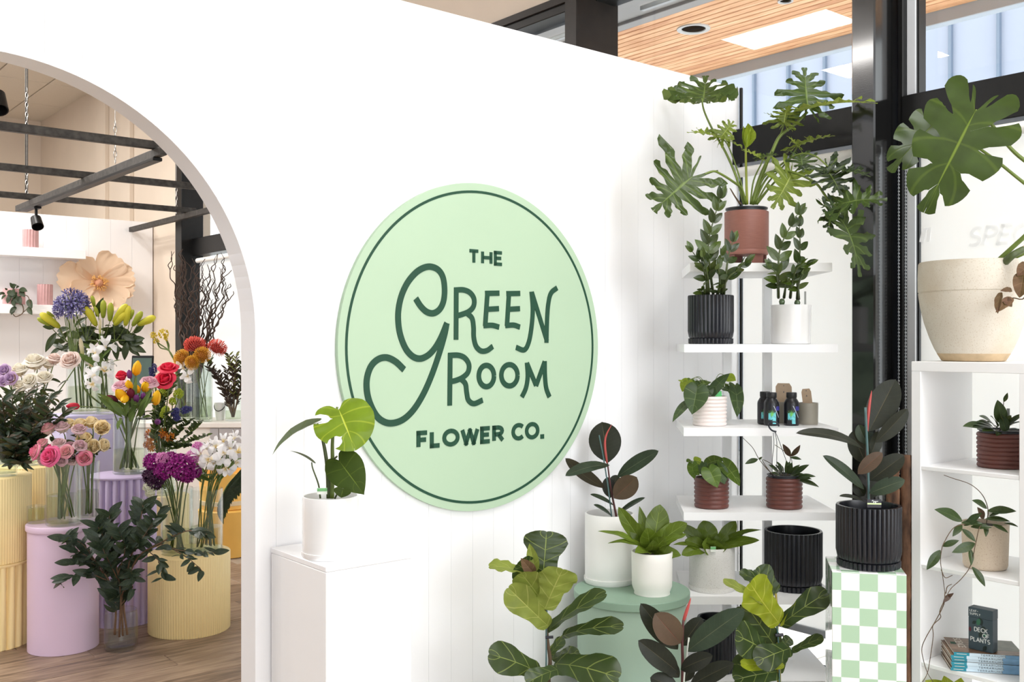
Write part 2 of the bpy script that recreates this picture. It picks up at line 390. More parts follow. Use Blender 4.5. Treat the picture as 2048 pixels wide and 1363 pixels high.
def leaf(root, kind, base, tip, W, nrm, mat, bend=.5, fold=.15, cup=0, ripple=0, rk=5, flat=None, name='leaf', label=None):
    LEAFN[0] += 1; ch = (tip-base).length
    mb = leaf_mb(kind, arc_len(ch, bend), W, bend, fold, cup, ripple, rk, LEAFN[0], flat)
    o = part(name, mb, mat, root, 180, label, Matrix.Translation(-V(root.location)) @ frame(base, tip, V(nrm)))
    return o
UNIT = {}
def unit_leaf(kind, asp, bend, fold, mat, small=False, ripple=0):
    k = (kind, asp, bend, fold, mat.name, small)
    if k not in UNIT: UNIT[k] = leaf_mb(kind, arc_len(1, bend), asp, bend, fold, flat=FLATS[kind] if small else None, ripple=ripple).mesh('leaf', mat, 180)
    return UNIT[k]
def qleaf(root, me, base, tip, nrm, name='leaf'):   # a leaf that shares its mesh with its kind
    M = Matrix.Translation(-V(root.location)) @ frame(base, tip, V(nrm)) @ Matrix.Scale((tip-base).length, 4)
    return link(name, me, root, M)
def stem(root, pts, r0, r1, mat, n=6, name='stem', sm=4, label=None):
    q = cat_rom(pts, sm); q = [p-V(root.location) for p in q]; m = len(q)
    return part(name, MB().tube(q, [r0+(r1-r0)*i/(m-1) for i in range(m)], n), mat, root, 180, label)
# ---------------------------------------------------------------- setting
white_wall = plain('white_board_paint', srgb(246, 246, 248), .45, .008, 5)
white_jamb = plain('white_jamb_paint', srgb(240, 240, 242), .5, .01, 5)
beige = plain('beige_plaster', srgb(216, 202, 186), .85, .02, 3)
ceil_m = plain('ceiling_tile', srgb(222, 214, 202), .9, .03, 60)
black = plain('black_frame', (.007, .007, .007), .4, .2, 20, spec=.25)
bronze = plain('bronze_frame', (.016, .012, .010), .4, .15, 20, spec=.25)
gloss_black = plain('gloss_black_steel', (.006, .006, .006), .14, .3, 260, bump=.12, spec=.25, coat=.7)
alu = plain('grey_aluminium', (.42, .44, .46), .35, .05, 20, metal=.6)
rough_steel = plain('raw_steel', (.05, .045, .04), .55, .5, 30, metal=.5)
white_gloss = plain('white_laminate', srgb(247, 247, 249), .16, .006, 4)
white_satin = plain('white_satin', srgb(246, 246, 247), .38, .008, 4)
floor_w = wood('oak_floor', srgb(104, 86, 72), srgb(142, 120, 102), srgb(168, 146, 124), .42, (2, 16, 2), 2.2)
cedar = wood('cedar_batten', srgb(196, 140, 100), srgb(222, 172, 130), srgb(238, 196, 156), .55, (16, 2, 16), 1.5)
glass = clear('window_glass', (.97, .985, .98), 1.45, .0, .7)
blind_m = translucent('blind_fabric', (.93, .925, .91), .72)
grey_soffit = plain('grey_soffit', srgb(150, 150, 152), .5, .05, 3)
clad = plain('pale_blue_cladding', srgb(166, 175, 194), .5, .02, 1.5)
clad_seam = plain('cladding_seam', srgb(120, 136, 156), .5, .03, 3)
concrete = plain('pale_concrete', srgb(226, 224, 220), .85, .06, 4)
AW, BS, CEIL, TOP = 3.87, 2.965, 4.6, 2.706

# floor: slab under real planks in the flower room
fl = struct('floor', MB().box(-3.5, AW, -3.5, 15.1, -.1, -.004), plain('floor_underlay', srgb(172, 158, 142), .6, .1, 3))
pm = [MB().box(0, 1.198, 0, .178, -.012, 0, .002).mesh('plank', floor_w)]
for i in range(40):
    for j in range(-1, 4):
        b = 3.1+i*.18; a = -.8+j*1.2+(i*.47) % 1.2
        if a+1.2 > AW: continue
        link('plank', pm[0], fl, Matrix.Translation((a, b, 0)))
struct('ceiling', MB().box(-3.5, AW+.2, -3.0, 8.0, CEIL+.02, CEIL+.14), beige)
ct = struct('ceiling_2', MB().box(-3.5, AW+.2, 8.0, 15.2, CEIL+.02, CEIL+.14), plain('ceiling_grid', srgb(196, 186, 172), .8, .02, 4))
tm = MB().box(0, .585, 0, 1.185, CEIL, CEIL+.02, .004).mesh('panel', ceil_m)
for i in range(-3, 6):
    for j in range(6): link('panel', tm, ct, Matrix.Translation((.377+i*.6, 8.0+j*1.2, 0)))
struct('wall_back', MB().box(-3.5, AW+.2, 15.1, 15.25, 0, CEIL+.1), beige)
struct('wall_left', MB().box(-3.65, -3.5, -3.0, 15.2, 0, CEIL+.1), plain('grey_plaster', srgb(140, 148, 160), .8, .02, 3))
bh = struct('trim_1', MB().box(-1.1, .42, 14.86, 15.1, CEIL-.14, CEIL+.01), grey_soffit)
# window wall: solid part, bulkhead, sill
wr = struct('wall_right', MB().box(AW, AW+.2, 9.66, 15.2, 0, CEIL+.1).box(AW-.02, AW+.2, -3, 9.66, 3.444, CEIL+.1).box(AW-.02, AW+.16, -3, 9.66, -.1, -.012), beige)
for b in (11.3, 12.15): part('pilaster', MB().box(AW-.05, AW, b, b+.34, 0, CEIL, .004), beige, wr)
part('pilaster', MB().box(AW-.06, AW, 9.66, 9.9, 0, CEIL, .004), plain('pale_reveal', srgb(226, 216, 204), .8, .02, 4), wr)
# partition with the arch
AC, ZC, AR = .632, 1.520, .766
def arch_z(a):
    d = abs(a-AC)
    return None if d >= AR else ZC+sqrt(max(0, AR*AR-d*d))
def wall_strip(mb, a0, a1, b0, b1, n, cham=0):
    cols = [a0+(a1-a0)*i/n for i in range(n+1)]
    def low(a): z = arch_z(a); return 0 if z is None else z
    vs = []; fs = []
    for a in cols:
        z = low(a); vs += [(a, b0, z), (a, b0, TOP), (a, b1, z), (a, b1, TOP)]
    for i in range(n):
        p = i*4; q = p+4; fs += [(p, q, q+1, p+1), (p+2, p+3, q+3, q+2), (p+1, q+1, q+3, p+3), (p, p+2, q+2, q)]
    fs += [(0, 1, 3, 2), (n*4, n*4+2, n*4+3, n*4+1)]
    mb.add(vs, fs)
core = MB()
ws = [AC-AR-1e-6, AC+AR+1e-6]
wall_strip(core, -3.5, ws[0], BS+.0025, BS+.105, 1); wall_strip(core, ws[1], AW, BS+.0025, BS+.105, 1)
tt = [AC-AR*cos(pi*i/64) for i in range(65)]
for i in range(64): wall_strip(core, tt[i]+(1e-6 if i == 0 else 0), tt[i+1]-(1e-6 if i == 63 else 0), BS+.0025, BS+.105, 1)
# jamb side below the springing
core.add([(ws[0], BS+.004, 0), (ws[0], BS+.105, 0), (ws[0], BS+.105, ZC), (ws[0], BS+.004, ZC)], [(0, 1, 2, 3)])
sw = struct('wall_sign', core, white_jamb, 20)
edges = sorted(set([round(AW-.1*i, 4) for i in range(0, 74)]+[round(x, 6) for x in ws]))
for i in range(len(edges)-1):
    a0, a1 = edges[i], edges[i+1]
    if a1-a0 < .012: continue
    mb = MB(); inside = arch_z((a0+a1)/2) is not None
    wall_strip(mb, a0+(.00035 if a0 not in ws else .00001), a1-.00035, BS, BS+.0025, 10 if inside else 1)
    part('plank', mb, white_wall, sw)
# frames of the window wall
def bar(name, parent, a0, a1, b0, b1, z0, z1, mat=None, bev=.004): return part(name, MB().box(a0, a1, b0, b1, z0, z1, bev), mat or black, parent)
def window(name, b0, b1, ext=None):
    w = struct(name)
    bar('transom', w, AW-.05, AW+.10, b0, b1, 2.335, 2.50)
    bar('head_rail', w, AW-.06, AW+.10, b0, b1, 3.352, 3.444)
    bar('head_bead', w, AW-.075, AW-.06, b0, b1, 3.40, 3.444, bronze, .002)
    bar('sill_rail', w, AW-.03, AW+.10, b0, b1, -.012, .035)
    bar('glass_pane', w, AW+.055, AW+.063, b0, b1, .035, 2.335, glass, 0)
    bar('glass_pane', w, AW+.055, AW+.063, b0, b1, 2.50, 3.352, glass, 0)
    return w
w1 = window('window_1', 2.25, 3.90)
bar('jamb', w1, AW-.004, AW+.01, 2.948, 2.961, .13, TOP, bev=.002)
w2 = window('window_2', -2.8, 2.12)
bar('jamb', w2, AW-.05, AW+.10, 2.105, 2.13, .06, 3.40); bar('jamb', w2, AW-.005, AW+.05, 2.060, 2.068, .06, 3.40, bev=.001)
part('reveal_panel', MB().box(AW-.02, AW-.008, 2.07, 2.104, .06, 3.38), plain('grey_reveal', srgb(205, 207, 210), .4, .02, 5), w2)
w3 = window('window_3', 4.0, 9.60)
bar('mullion', w3, AW-.20, AW+.12, 3.88, 3.975, .06, 3.40, bronze); bar('mullion', w3, AW-.04, AW+.1, 3.975, 4.06, .06, 3.40, black)
for b in (6.7,): bar('mullion', w3, AW-.10, AW+.1, b, b+.07, .06, 3.40)
bar('post', w3, AW-.16, AW+.06, 9.50, 9.66, .06, 3.444, black)
# awning stays outside the clerestory panes
for b in (3.35, 4.55): part('window_stay', MB().box(AW+.12, AW+.30, b, b+.03, 3.30, 3.325, .003).box(AW+.10, AW+.13, b-.35, b+.35, 3.285, 3.31, .003), alu, w3 if b > 4 else w1)
# outdoors
so = struct('ceiling_outside', MB().box(AW+.2, 4.58, -6, 12, 3.49, 3.6).box(4.58, 5.88, -6, 12, 3.56, 3.66), grey_soffit)
bmesh_ = MB().box(0, .058, -4, 10, 3.50, 3.53, .003).mesh('batten', cedar)
bk = part('batten_backing', MB().box(4.58, 5.84, -6, 12, 3.545, 3.56), plain('dark_batten_gap', (.10, .06, .04), .8, .1, 5), so)
for i in range(19): link('batten', bmesh_, so, Matrix.Translation((4.585+i*.0665, 0, 0)))
part('fascia', MB().box(5.84, 5.92, -6, 12, 3.42, 3.66, .004), plain('grey_fascia', srgb(172, 184, 198), .4, .03, 3), so)
part('fascia', MB().box(4.50, 4.585, -6, 12, 3.47, 3.54, .003), grey_soffit, so)
cw = struct('wall_outside', MB().box(11.5, 11.6, 1.2, 20, -.1, 5.5), clad)
cp = MB().box(11.485, 11.5, .012, .548, -.05, 5.45, .004).mesh('panel', clad)
sp = MB().box(11.43, 11.5, -.018, .018, -.05, 5.48, .003).mesh('seam', clad_seam)
for i in range(33):
    link('panel', cp, cw, Matrix.Translation((0, 1.24+i*.56, 0))); link('seam', sp, cw, Matrix.Translation((0, 1.24+i*.56, 0)))
struct('ground_outside', MB().box(AW+.2, 14, -9, 17, -.2, -.06), concrete)
pv = MB().box(0, .58, 0, 1.18, -.06, -.05, .004).mesh('paver', concrete)
go = bpy.data.objects['ground_outside']
for i in range(7):
    for j in range(4): link('paver', pv, go, Matrix.Translation((AW+.25+i*.6, .4+j*1.2, 0)))
# steel column
col_ = MB(); col_.box(0, .2, 0, .105, 0, CEIL+.02, .006)
cc = struct('column', col_, gloss_black, loc=R(3.668, 2.142, 0))
bar('base_plate', cc, -.05, .20, -.05, .155, 0, .012, gloss_black)
# roller blinds
def blind(b0, b1, label, zt=2.285, zb=.20):
    t = thing('roller_blind', label, 'blind', R(AW-.03, b0, zb), TH); w = b1-b0
    part('blind_fabric', MB().box(.018, .0195, .01, w-.01, .012, zt-zb), blind_m, t)
    part('blind_tube', MB().tube([(.0, .0, zt-zb+.012), (.0, w, zt-zb+.012)], .024, 20), plain('blind_roll', srgb(232, 230, 226), .6, .01, 8), t, 40)
    part('bottom_rail', MB().box(.012, .026, .0, w, -.008, .026, .003), alu, t)
    return t
blind(2.27, 2.942, 'white roller blind behind the corner shelves, left of the black steel column')
b2 = blind(-1.2, 2.058, 'wide white roller blind behind the white cube shelving')
ch = MB()
for q in (-.004, .026):
    ch.tube([(-.04, 3.287+q, -.02), (-.04, 3.287+q, 2.08)], .0016, 5)
    for k in range(150): ch.lathe([(0, -.0045), (.0042, -.002), (.0042, .002), (0, .0045)], 5, cx=-.04, cy=3.287+q, cz=-.01+k*.014)
part('ball_chain', ch, alu, b2)
gh = translucent('shine_through_lettering', (.99, .99, .99), .5)  # light through the window lettering, put on the blind as paler strokes
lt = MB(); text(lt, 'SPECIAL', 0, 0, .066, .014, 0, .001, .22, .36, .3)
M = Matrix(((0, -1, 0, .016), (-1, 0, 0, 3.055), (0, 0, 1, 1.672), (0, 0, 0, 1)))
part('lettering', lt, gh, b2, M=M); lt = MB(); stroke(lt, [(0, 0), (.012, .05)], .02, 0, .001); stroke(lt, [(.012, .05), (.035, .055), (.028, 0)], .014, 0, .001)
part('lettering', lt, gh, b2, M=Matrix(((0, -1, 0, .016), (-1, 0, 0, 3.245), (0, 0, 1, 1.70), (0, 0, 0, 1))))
b3 = blind(6.8, 9.42, 'white roller blind on the far window of the flower room', 2.27)
# downlights in the timber soffit
for x, y, r, lab in ((1387, 57, .105, 'large round grey downlight recessed in the timber soffit'), (1571, 1, .045, 'small round white sensor on the timber soffit near the top of the window')):
    p = P(x, y, 2.0*F/(CY-y)); t = thing('downlight', lab, 'light', (p.x, p.y, 3.50))
    part('trim_ring', MB().lathe([(r*.72, .0), (r*.74, -.006), (r, -.008), (r*1.02, -.001), (r*1.02, .006), (r*.72, .006)], 32), plain('downlight_trim', srgb(190, 192, 194), .4, .02, 9), t, 40)
    part('reflector', MB().lathe([(r*.72, 0), (r*.6, .035), (.001, .04)], 32), plain('downlight_cup', srgb(222, 228, 230), .3, .03, 9), t, 40)

# ---------------------------------------------------------------- the round sign
gm = plain('mint_sign_panel', srgb(178, 203, 175), .5, .012, 3); dk = plain('dark_green_paint', srgb(14, 68, 46), .6, .03, 8)
SA, SZ, SR = 2.298, 1.4776, .612
sg = thing('round_sign', 'large round mint green shop sign with dark green lettering on the white board wall', 'sign', R(SA, BS, SZ), TH)
pr = [(SR*cos(2*pi*i/128), SR*sin(2*pi*i/128)) for i in range(128)]
part('panel', MB().prism(pr, -.018, -.0005), gm, sg, 30)
rg = MB(); RR = SR*.947; stroke(rg, [(RR*cos(2*pi*i/160), RR*sin(2*pi*i/160)) for i in range(161)], .0095, -.0195, -.017); part('ring', rg, dk, sg)
def SG(cx, cy):                                    # a point of the photograph on the sign's face
    x, y = 660+cx/1.9745, 350+cy/1.9753; u = (x-CX)/F; d = (BS-.018)/(cos(TH)-sin(TH)*u)
    return (u*d*cos(TH)+d*sin(TH)-SA, H-(y-CY)/F*d-SZ)
def sline(name, strokes, w):
    mb = MB()
    for k, s in enumerate(strokes):
        q = [SG(*p) for p in s]; q = [(p.x, p.y) for p in cat_rom([(a, b, 0) for a, b in q], 8)] if len(q) > 2 else q
        stroke(mb, q, w, -.0205-.0001*k, -.017)
    return part(name, mb, dk, sg)
g1 = [(338, 487), (358, 518), (382, 540), (408, 545), (432, 530), (447, 500), (452, 455), (446, 405), (428, 375), (400, 362), (372, 365), (340, 384), (306, 424), (281, 478), (269, 540), (271, 600), (283, 650), (303, 692), (330, 718), (358, 724), (388, 710), (414, 682), (438, 640), (461, 584)]
g2 = [(461, 584), (452, 630), (430, 706), (400, 792), (366, 868), (326, 930), (282, 968), (232, 979), (190, 958), (161, 910), (146, 858), (145, 805), (160, 757), (188, 728), (222, 720), (258, 736), (292, 768)]
sline('lettering', [g1, g2], .0235)
LW = .0205
for ls in ([[(498, 444), (497, 650)], [(490, 454), (525, 453), (552, 464), (568, 488), (566, 518), (548, 538), (520, 550), (497, 556)], [(540, 545), (560, 565), (566, 600), (567, 640), (576, 675), (596, 694), (620, 692), (642, 676)]],
           [[(612, 467), (668, 466)], [(621, 467), (612, 596)], [(616, 530), (666, 527)], [(606, 594), (640, 593), (667, 600)]],
           [[(696, 468), (750, 467)], [(706, 468), (698, 596)], [(700, 530), (749, 527)], [(692, 594), (724, 592), (749, 600)]],
           [[(795, 460), (800, 530), (795, 600), (784, 660), (766, 690), (734, 680)], [(796, 462), (856, 655)], [(854, 662), (856, 580), (861, 510), (872, 466), (896, 445)]],
           [[(474, 704), (472, 910)], [(466, 712), (505, 711), (532, 722), (548, 748), (544, 778), (524, 798), (498, 810), (472, 816)], [(516, 804), (534, 824), (539, 858), (546, 888), (568, 902), (602, 888)]],
           [[(617+30*cos(t*pi/12), 793-42*sin(t*pi/12)) for t in range(25)]], [[(708+32*cos(t*pi/12), 790-42*sin(t*pi/12)) for t in range(25)]],
           [[(777, 740), (780, 795), (773, 840), (757, 876)], [(777, 742), (813, 830)], [(813, 832), (847, 736)], [(847, 734), (848, 790), (853, 840), (866, 876)]]): sline('lettering', ls, LW)
for t, p0, p1, top in (('THE', (545, 351), (683, 360), (545, 291)), ('FLOWER', (341, 1083), (688, 1053), (341, 1010)), ('CO.', (716, 1050), (846, 1040), (716, 980))):
    a, b, c = SG(*p0), SG(*p1), SG(*top); mb = MB(); w = .0165 if t != 'THE' else .0128; h = c[1]-a[1]
    text(mb, t, a[0]+w/2, a[1]+w/2, h-w, w, -.0205, -.017, .30 if t != 'THE' else .34, b[0]-w/2); part('lettering', mb, dk, sg)

# ---------------------------------------------------------------- furniture at the front
pl = thing('display_plinth', 'white box plinth under the monstera against the sign wall', 'plinth', R(1.448, 2.600, 0), TH)
part('body', MB().box(0, .302, 0, .355, 0, .819, .002), white_satin, pl); part('top_panel', MB().box(-.001, .303, -.001, .356, .820, .837, .002), white_gloss, pl)
sage = plain('sage_paint', srgb(166, 192, 174), .5, .03, 4)
sc_ = thing('round_plinth', 'sage green drum plinth with overhanging lid beside the sign wall', 'plinth', V((.4622, 3.85, 0)))
part('body', MB().lathe([(.209, 0), (.209, .508)], 72), sage, sc_, 40)
part('lid', MB().lathe([(.209, .509), (.220, .509), (.223, .513), (.223, .538), (.2215, .541), (0, .541)], 72), plain('sage_lid', srgb(138, 166, 146), .5, .03, 4), sc_, 20)
# corner shelves
cs = thing('corner_shelf', 'white open shelf unit set across the corner, holding potted plants', 'shelf', (.9885, 3.95, 0))
for k, (z, hw, hb, y0) in enumerate(((1.81, .282, .262, .0), (1.487, .305, .285, 0), (1.155, .307, .287, 0), (.82, .307, .287, 0), (.487, .306, .285, 0), (.152, .306, .285, 0))):
    s = MB(); bx = .022; zz = z-.032 if k else z-.034
    v = [(-hw, y0), (hw, y0), (hb+bx+.005, .44), (-hb+bx, .44)]
    s.add([(x, y, q) for q in (zz, z) for x, y in v], [(3, 2, 1, 0), (4, 5, 6, 7), (0, 1, 5, 4), (1, 2, 6, 5), (2, 3, 7, 6), (3, 0, 4, 7)])
    part('shelf', s, white_satin, cs)
for x in (-.045, .132): part('upright', MB().box(x-.018, x+.018, .405, .44, 0, 1.776, .002), white_satin, cs)
# checkerboard plinth
m, T, N, L, B = nodes('checker_print')
t = N.new('ShaderNodeTexCoord'); mp = N.new('ShaderNodeMapping'); mp.inputs['Location'].default_value = (.0285, .02851, .0135); ck = N.new('ShaderNodeTexChecker')
ck.inputs['Scale'].default_value = 1/.0575; ck.inputs[1].default_value = c4(srgb(246, 247, 248)); ck.inputs[2].default_value = c4(srgb(178, 210, 180))
L.new(t.outputs['Object'], mp.inputs[0]); L.new(mp.outputs[0], ck.inputs[0]); L.new(ck.outputs[0], B.inputs['Base Color']); B.inputs['Roughness'].default_value = .15; B.inputs['Coat Weight'].default_value = .6
kp = thing('checker_plinth', 'tall box plinth in a mint and white checkerboard print below a rubber plant', 'plinth', (1.061, 3.30, 0), math.atan2(-.05, .227))
part('body', MB().box(0, .2325, 0, .236, 0, .7376, .0012), m, kp)
# cube shelving
bs = thing('cube_shelving', 'white cube shelving unit by the window carrying the big cream planter', 'shelf', R(3.389, 1.836, 0), TH-pi/2)   # x to the right along the window wall, y away
for x in (0, .376, .752): part('side_panel' if x in (0, .752) else 'divider', MB().box(x, x+.035, .0005, .39, .0, 1.392, .0015), white_satin, bs)
part('top_board', MB().box(0, .787, 0, .39, 1.392, 1.427, .0015), white_satin, bs)
for z in (1.055, .704, .356, .035):
    for x in (.0355, .4115): part('shelf', MB().box(x, x+.34, .004, .388, z-.015 if z > .1 else 0, z, .0015), white_satin, bs)
# books and the card box
bw = wood('wood_cover_photo', srgb(96, 74, 58), srgb(132, 102, 80), srgb(160, 130, 104), .35, (3, 12, 3), 5)
paper = plain('book_pages', srgb(224, 216, 204), .8, .06, 200, sc=(1, 1, 12)); spine_w = plain('pale_blue_spine', srgb(206, 226, 238), .35, .1, 7); teal = plain('teal_spine', srgb(36, 140, 160), .35, .06, 8); sky_b = plain('blue_spine_photo', srgb(132, 176, 214), .35, .25, 14)
ink = plain('dark_ink', srgb(62, 78, 90), .6, .03, 9); cover_g = plain('grey_green_cover_photo', srgb(96, 98, 80), .35, .35, 26)
bo = V((1.524, 3.458, .3575)); brz = math.atan2(-.045, .195)
ORD = ['first', 'second', 'third', 'fourth', 'fifth', 'sixth', 'seventh', 'eighth', 'ninth', 'tenth', 'eleventh', 'twelfth', 'thirteenth', 'fourteenth', 'fifteenth', 'sixteenth', 'seventeenth', 'eighteenth', 'nineteenth', 'twentieth']
for k in range(6):
    lab = 'terrariums paperback, %s of six stacked in the white shelving' % ('bottom one' if k == 0 else 'topmost one' if k == 5 else ORD[k]+' from the bottom')
    t = thing('book', lab, 'book', bo+V((.003*(k % 2)+(.006 if k == 5 else 0), -.002*(k % 3), .0108*k)), brz, 'stack of terrarium books')
    part('pages', MB().box(.002, .226, .003, .178, .0012, .0094), paper, t)
    part('cover', MB().box(0, .228, 0, .18, .0094, .0105).box(0, .228, 0, .18, 0, .0011), bw, t)
    s = MB(); s.box(.05, .228, -.0008, .002, 0, .0105); part('spine', s, spine_w, t)
    part('spine_band', MB().box(0, .05, -.0010, .002, 0, .0105), teal, t); part('spine_picture', MB().box(.165, .228, -.0010, .001, 0, .0105), sky_b, t)
    lt = MB(); text(lt, 'TERRARIUMS', .086, .0028, .0052, .0008, -.0014, -.0009, .34, .166); part('lettering', lt, ink, t)
    lt = MB(); stroke(lt, [(.009, .0052), (.041, .0052)], .0016, -.0014, -.0009); part('lettering', lt, paper, t)
    if k == 5:
        part('cover_picture', MB().box(.15, .228, .05, .178, .0103, .0108), cover_g, t); part('cover_picture', MB().box(.01, .028, .10, .125, .0103, .0108), MATS['dark_green_paint'], t)
        lt = MB(); text(lt, 'SCIENCE', 0, 0, .022, .003, 0, .0004, .2, .11); part('lettering', lt, paper, t, M=Matrix(((0, 0, 1, .03), (-1, 0, 0, .172), (0, -1, 0, .0108), (0, 0, 0, 1))))
dk_box = plain('slate_card', srgb(62, 78, 88), .45, .04, 9)
cb = thing('card_box', 'slate blue boxed card deck standing on the terrariums books', 'box', V((1.657, 3.432, .4226)), math.atan2(-.061, .054))
# local x runs to the right along the front face
part('body', MB().box(-.083, 0, 0, .041, 0, .112, .001), dk_box, cb); part('lid', MB().box(-.0835, .0005, -.0006, .0416, .1125, .146, .001), dk_box, cb)
wi = plain('white_ink', srgb(226, 230, 230), .6, .02, 9)
for t_, x, z, h, w in (('LEAF-', -.078, .132, .007, .0011), ('SUPPLY', -.078, .121, .007, .0011), ('DECK', -.062, .066, .0135, .0024), ('OF', -.034, .048, .0135, .0024), ('PLANTS', -.075, .030, .0135, .0024)):
    lt = MB(); text(lt, t_, x, z, h, w, -.0014, -.0004, .34 if h < .01 else .24); part('lettering', lt, wi, cb)
for k, (x, z, w, a, mt) in enumerate(((-.070, .090, .016, .5, 'd'), (-.052, .086, .022, 1.2, 'g'), (-.036, .088, .024, 2.0, 'd'), (-.022, .070, .020, 2.4, 'd'), (-.018, .056, .016, 2.9, 'g'), (-.020, .022, .020, 4.0, 'd'), (-.046, .046, .022, 1.0, 'd'), (-.077, .060, .014, 1.6, 'r'))):
    mm = {'d': plain('print_dark_leaf', srgb(30, 44, 42), .6, .1, 30), 'g': plain('print_green_leaf', srgb(54, 110, 84), .6, .1, 30), 'r': plain('print_wine_leaf', srgb(96, 40, 52), .6, .1, 30)}[mt]
    lf = MB(); pts = [(x+cos(a)*(y*w)-sin(a)*s*w*.36*sin(pi*y), z+sin(a)*(y*w*1.3)+cos(a)*s*w*.36*sin(pi*y)) for s, ys in ((1, [0, .25, .5, .75, 1]), (-1, [.75, .5, .25])) for y in ys]
    lf.prism(pts, -.0012+.00005*k, -.0004); part('printed_leaf', lf, mm, cb)
# ---------------------------------------------------------------- pots
soil_m = plain('potting_soil', (.022, .016, .012), .95, .5, 90, bump=.8)
pot_white = plain('white_glaze', srgb(244, 243, 242), .22, .01, 6, coat=.4)
pot_matt = plain('white_matt_ceramic', srgb(244, 243, 241), .5, .012, 8)
pot_cream = plain('cream_matt_ceramic', srgb(243, 240, 234), .5, .012, 8)
pot_speck = speck('speckled_stoneware', srgb(232, 230, 226), srgb(206, 202, 196), 340, .64, .35)
pot_black = plain('black_ribbed_ceramic', (.011, .012, .017), .28, .2, 30)
terra = plain('terracotta_plastic', srgb(146, 96, 84), .5, .07, 40, sc=(1, 1, 6))
brown = plain('brown_ringed_plastic', srgb(104, 58, 50), .42, .08, 20)
blush = plain('blush_ringed_plastic', srgb(240, 228, 224), .4, .02, 10)
clay = plain('grey_clay', srgb(170, 164, 150), .45, .05, 20)
beige_speck = speck('beige_speckled_clay', srgb(226, 208, 186), srgb(194, 166, 138), 360, .66, .55)
planter_m = speck('cream_planter', srgb(222, 214, 200), srgb(204, 192, 174), 240, .64, .8, srgb(196, 176, 148))
stain_m = plain('planter_stain', srgb(200, 176, 142), .85, .15, 22)
black_plastic = plain('black_nursery_pot', (.02, .022, .026), .35, .2, 20)
kraft = plain('kraft_card', srgb(190, 166, 140), .8, .06, 40)
def ppos(x, d, z): p = P(x, CY, d); return V((p.x, p.y, z))
def soil(t, r, z): return part('soil', MB().lathe([(r, z-.01), (r, z), (r*.5, z+.004), (0, z+.005)], 24), soil_m, t, 60)
def pot_straight(t, r, h, mat, wall=.008, rb=None, soilz=.03, z0=0, rim=.003, bottom_round=.006, n=56):
    rb = rb or r; q = bottom_round
    pr = [(rb*.90, z0), (rb-q*.3, z0+q*.25), (rb, z0+q)]+[(rb+(r-rb)*k/4, z0+q+(h-q-rim)*k/4) for k in range(1, 5)]+[(r-.001, z0+h), (r-wall+.001, z0+h), (r-wall, z0+h-rim), (r-wall, z0+h-soilz-.02), (0, z0+h-soilz-.02)]
    part('pot', MB().lathe(pr, n), mat, t, 40); 
    if soilz: soil(t, r-wall-.0003, z0+h-soilz)
def saucer(t, r, h, mat): part('saucer', MB().lathe([(r*.88, 0), (r*.95, 0), (r, h*.5), (r, h), (r-.005, h), (r-.006, h*.45), (0, h*.4)], 56), mat, t, 40)
def pot_ribbed(t, r, h, cnt=40, soilz=.03, base=.022):
    dep = r*.07
    part('saucer', MB().lathe([(r*.93, 0), (r*.975, .003), (r*.975, base), (r*.93, base+.001), (r*.5, base*.6), (0, base*.6)], cnt*6, (cnt, dep, .002, base, r*.95)), pot_black, t, 50)
    part('pot', MB().lathe([(r*.90, base), (r*.95, base+.006), (r, base+.03), (r, h-.004), (r-.002, h), (r-.011, h), (r-.012, h-.004), (r-.012, h-soilz-.03 if soilz else base+.02), (0, h-soilz-.03 if soilz else base+.02)], cnt*6, (cnt, dep, base+.02, h-.003, r*.985)), pot_black, t, 50)
    if soilz: soil(t, r-.0125, h-soilz)
def pot_ringed(t, r, h, n, mat, rb=None, liner=None, soilz=.012):
    rb = rb or r; pr = [(rb*.9, 0)]
    for k in range(n):
        z = h*k/n; q = h/n; rr = rb+(r-rb)*k/n
        pr += [(rr-.0045, z+.02*q), (rr-.001, z+.25*q), (rr, z+.5*q), (rr-.001, z+.75*q), (rr-.0045, z+.98*q)]
    pr += [(r-.008, h), (r-.009, h-.02), (0, h-.02)]
    part('pot', MB().lathe(pr, 48), mat, t, 60)
    if liner: part('liner', MB().lathe([(r-.010, h-.005), (r-.010, h+.006), (r-.004, h+.008), (r-.004, h+.011), (r-.013, h+.011), (r-.013, h-.01)], 40), liner, t, 40)
    soil(t, r-.0135, h-soilz+ (.012 if liner else 0))
def label_tag(t, p, w, h, rz, mat, ink_=None, tilt=0, band=None):
    M = Matrix.Translation(p-V(t.location)) @ Matrix.Rotation(rz, 4, 'Z') @ Matrix.Rotation(tilt, 4, 'X')
    o = part('care_tag', MB().box(-w/2, w/2, -.0006, .0006, -h*.6, h, 0), mat, t, M=M)
    if band: part('tag_band', MB().box(-w/2, w/2, -.0011, -.0005, h*.15 if ink_ != 'low' else 0, h*.95 if ink_ != 'low' else h*.3, 0), band, o)
    return o
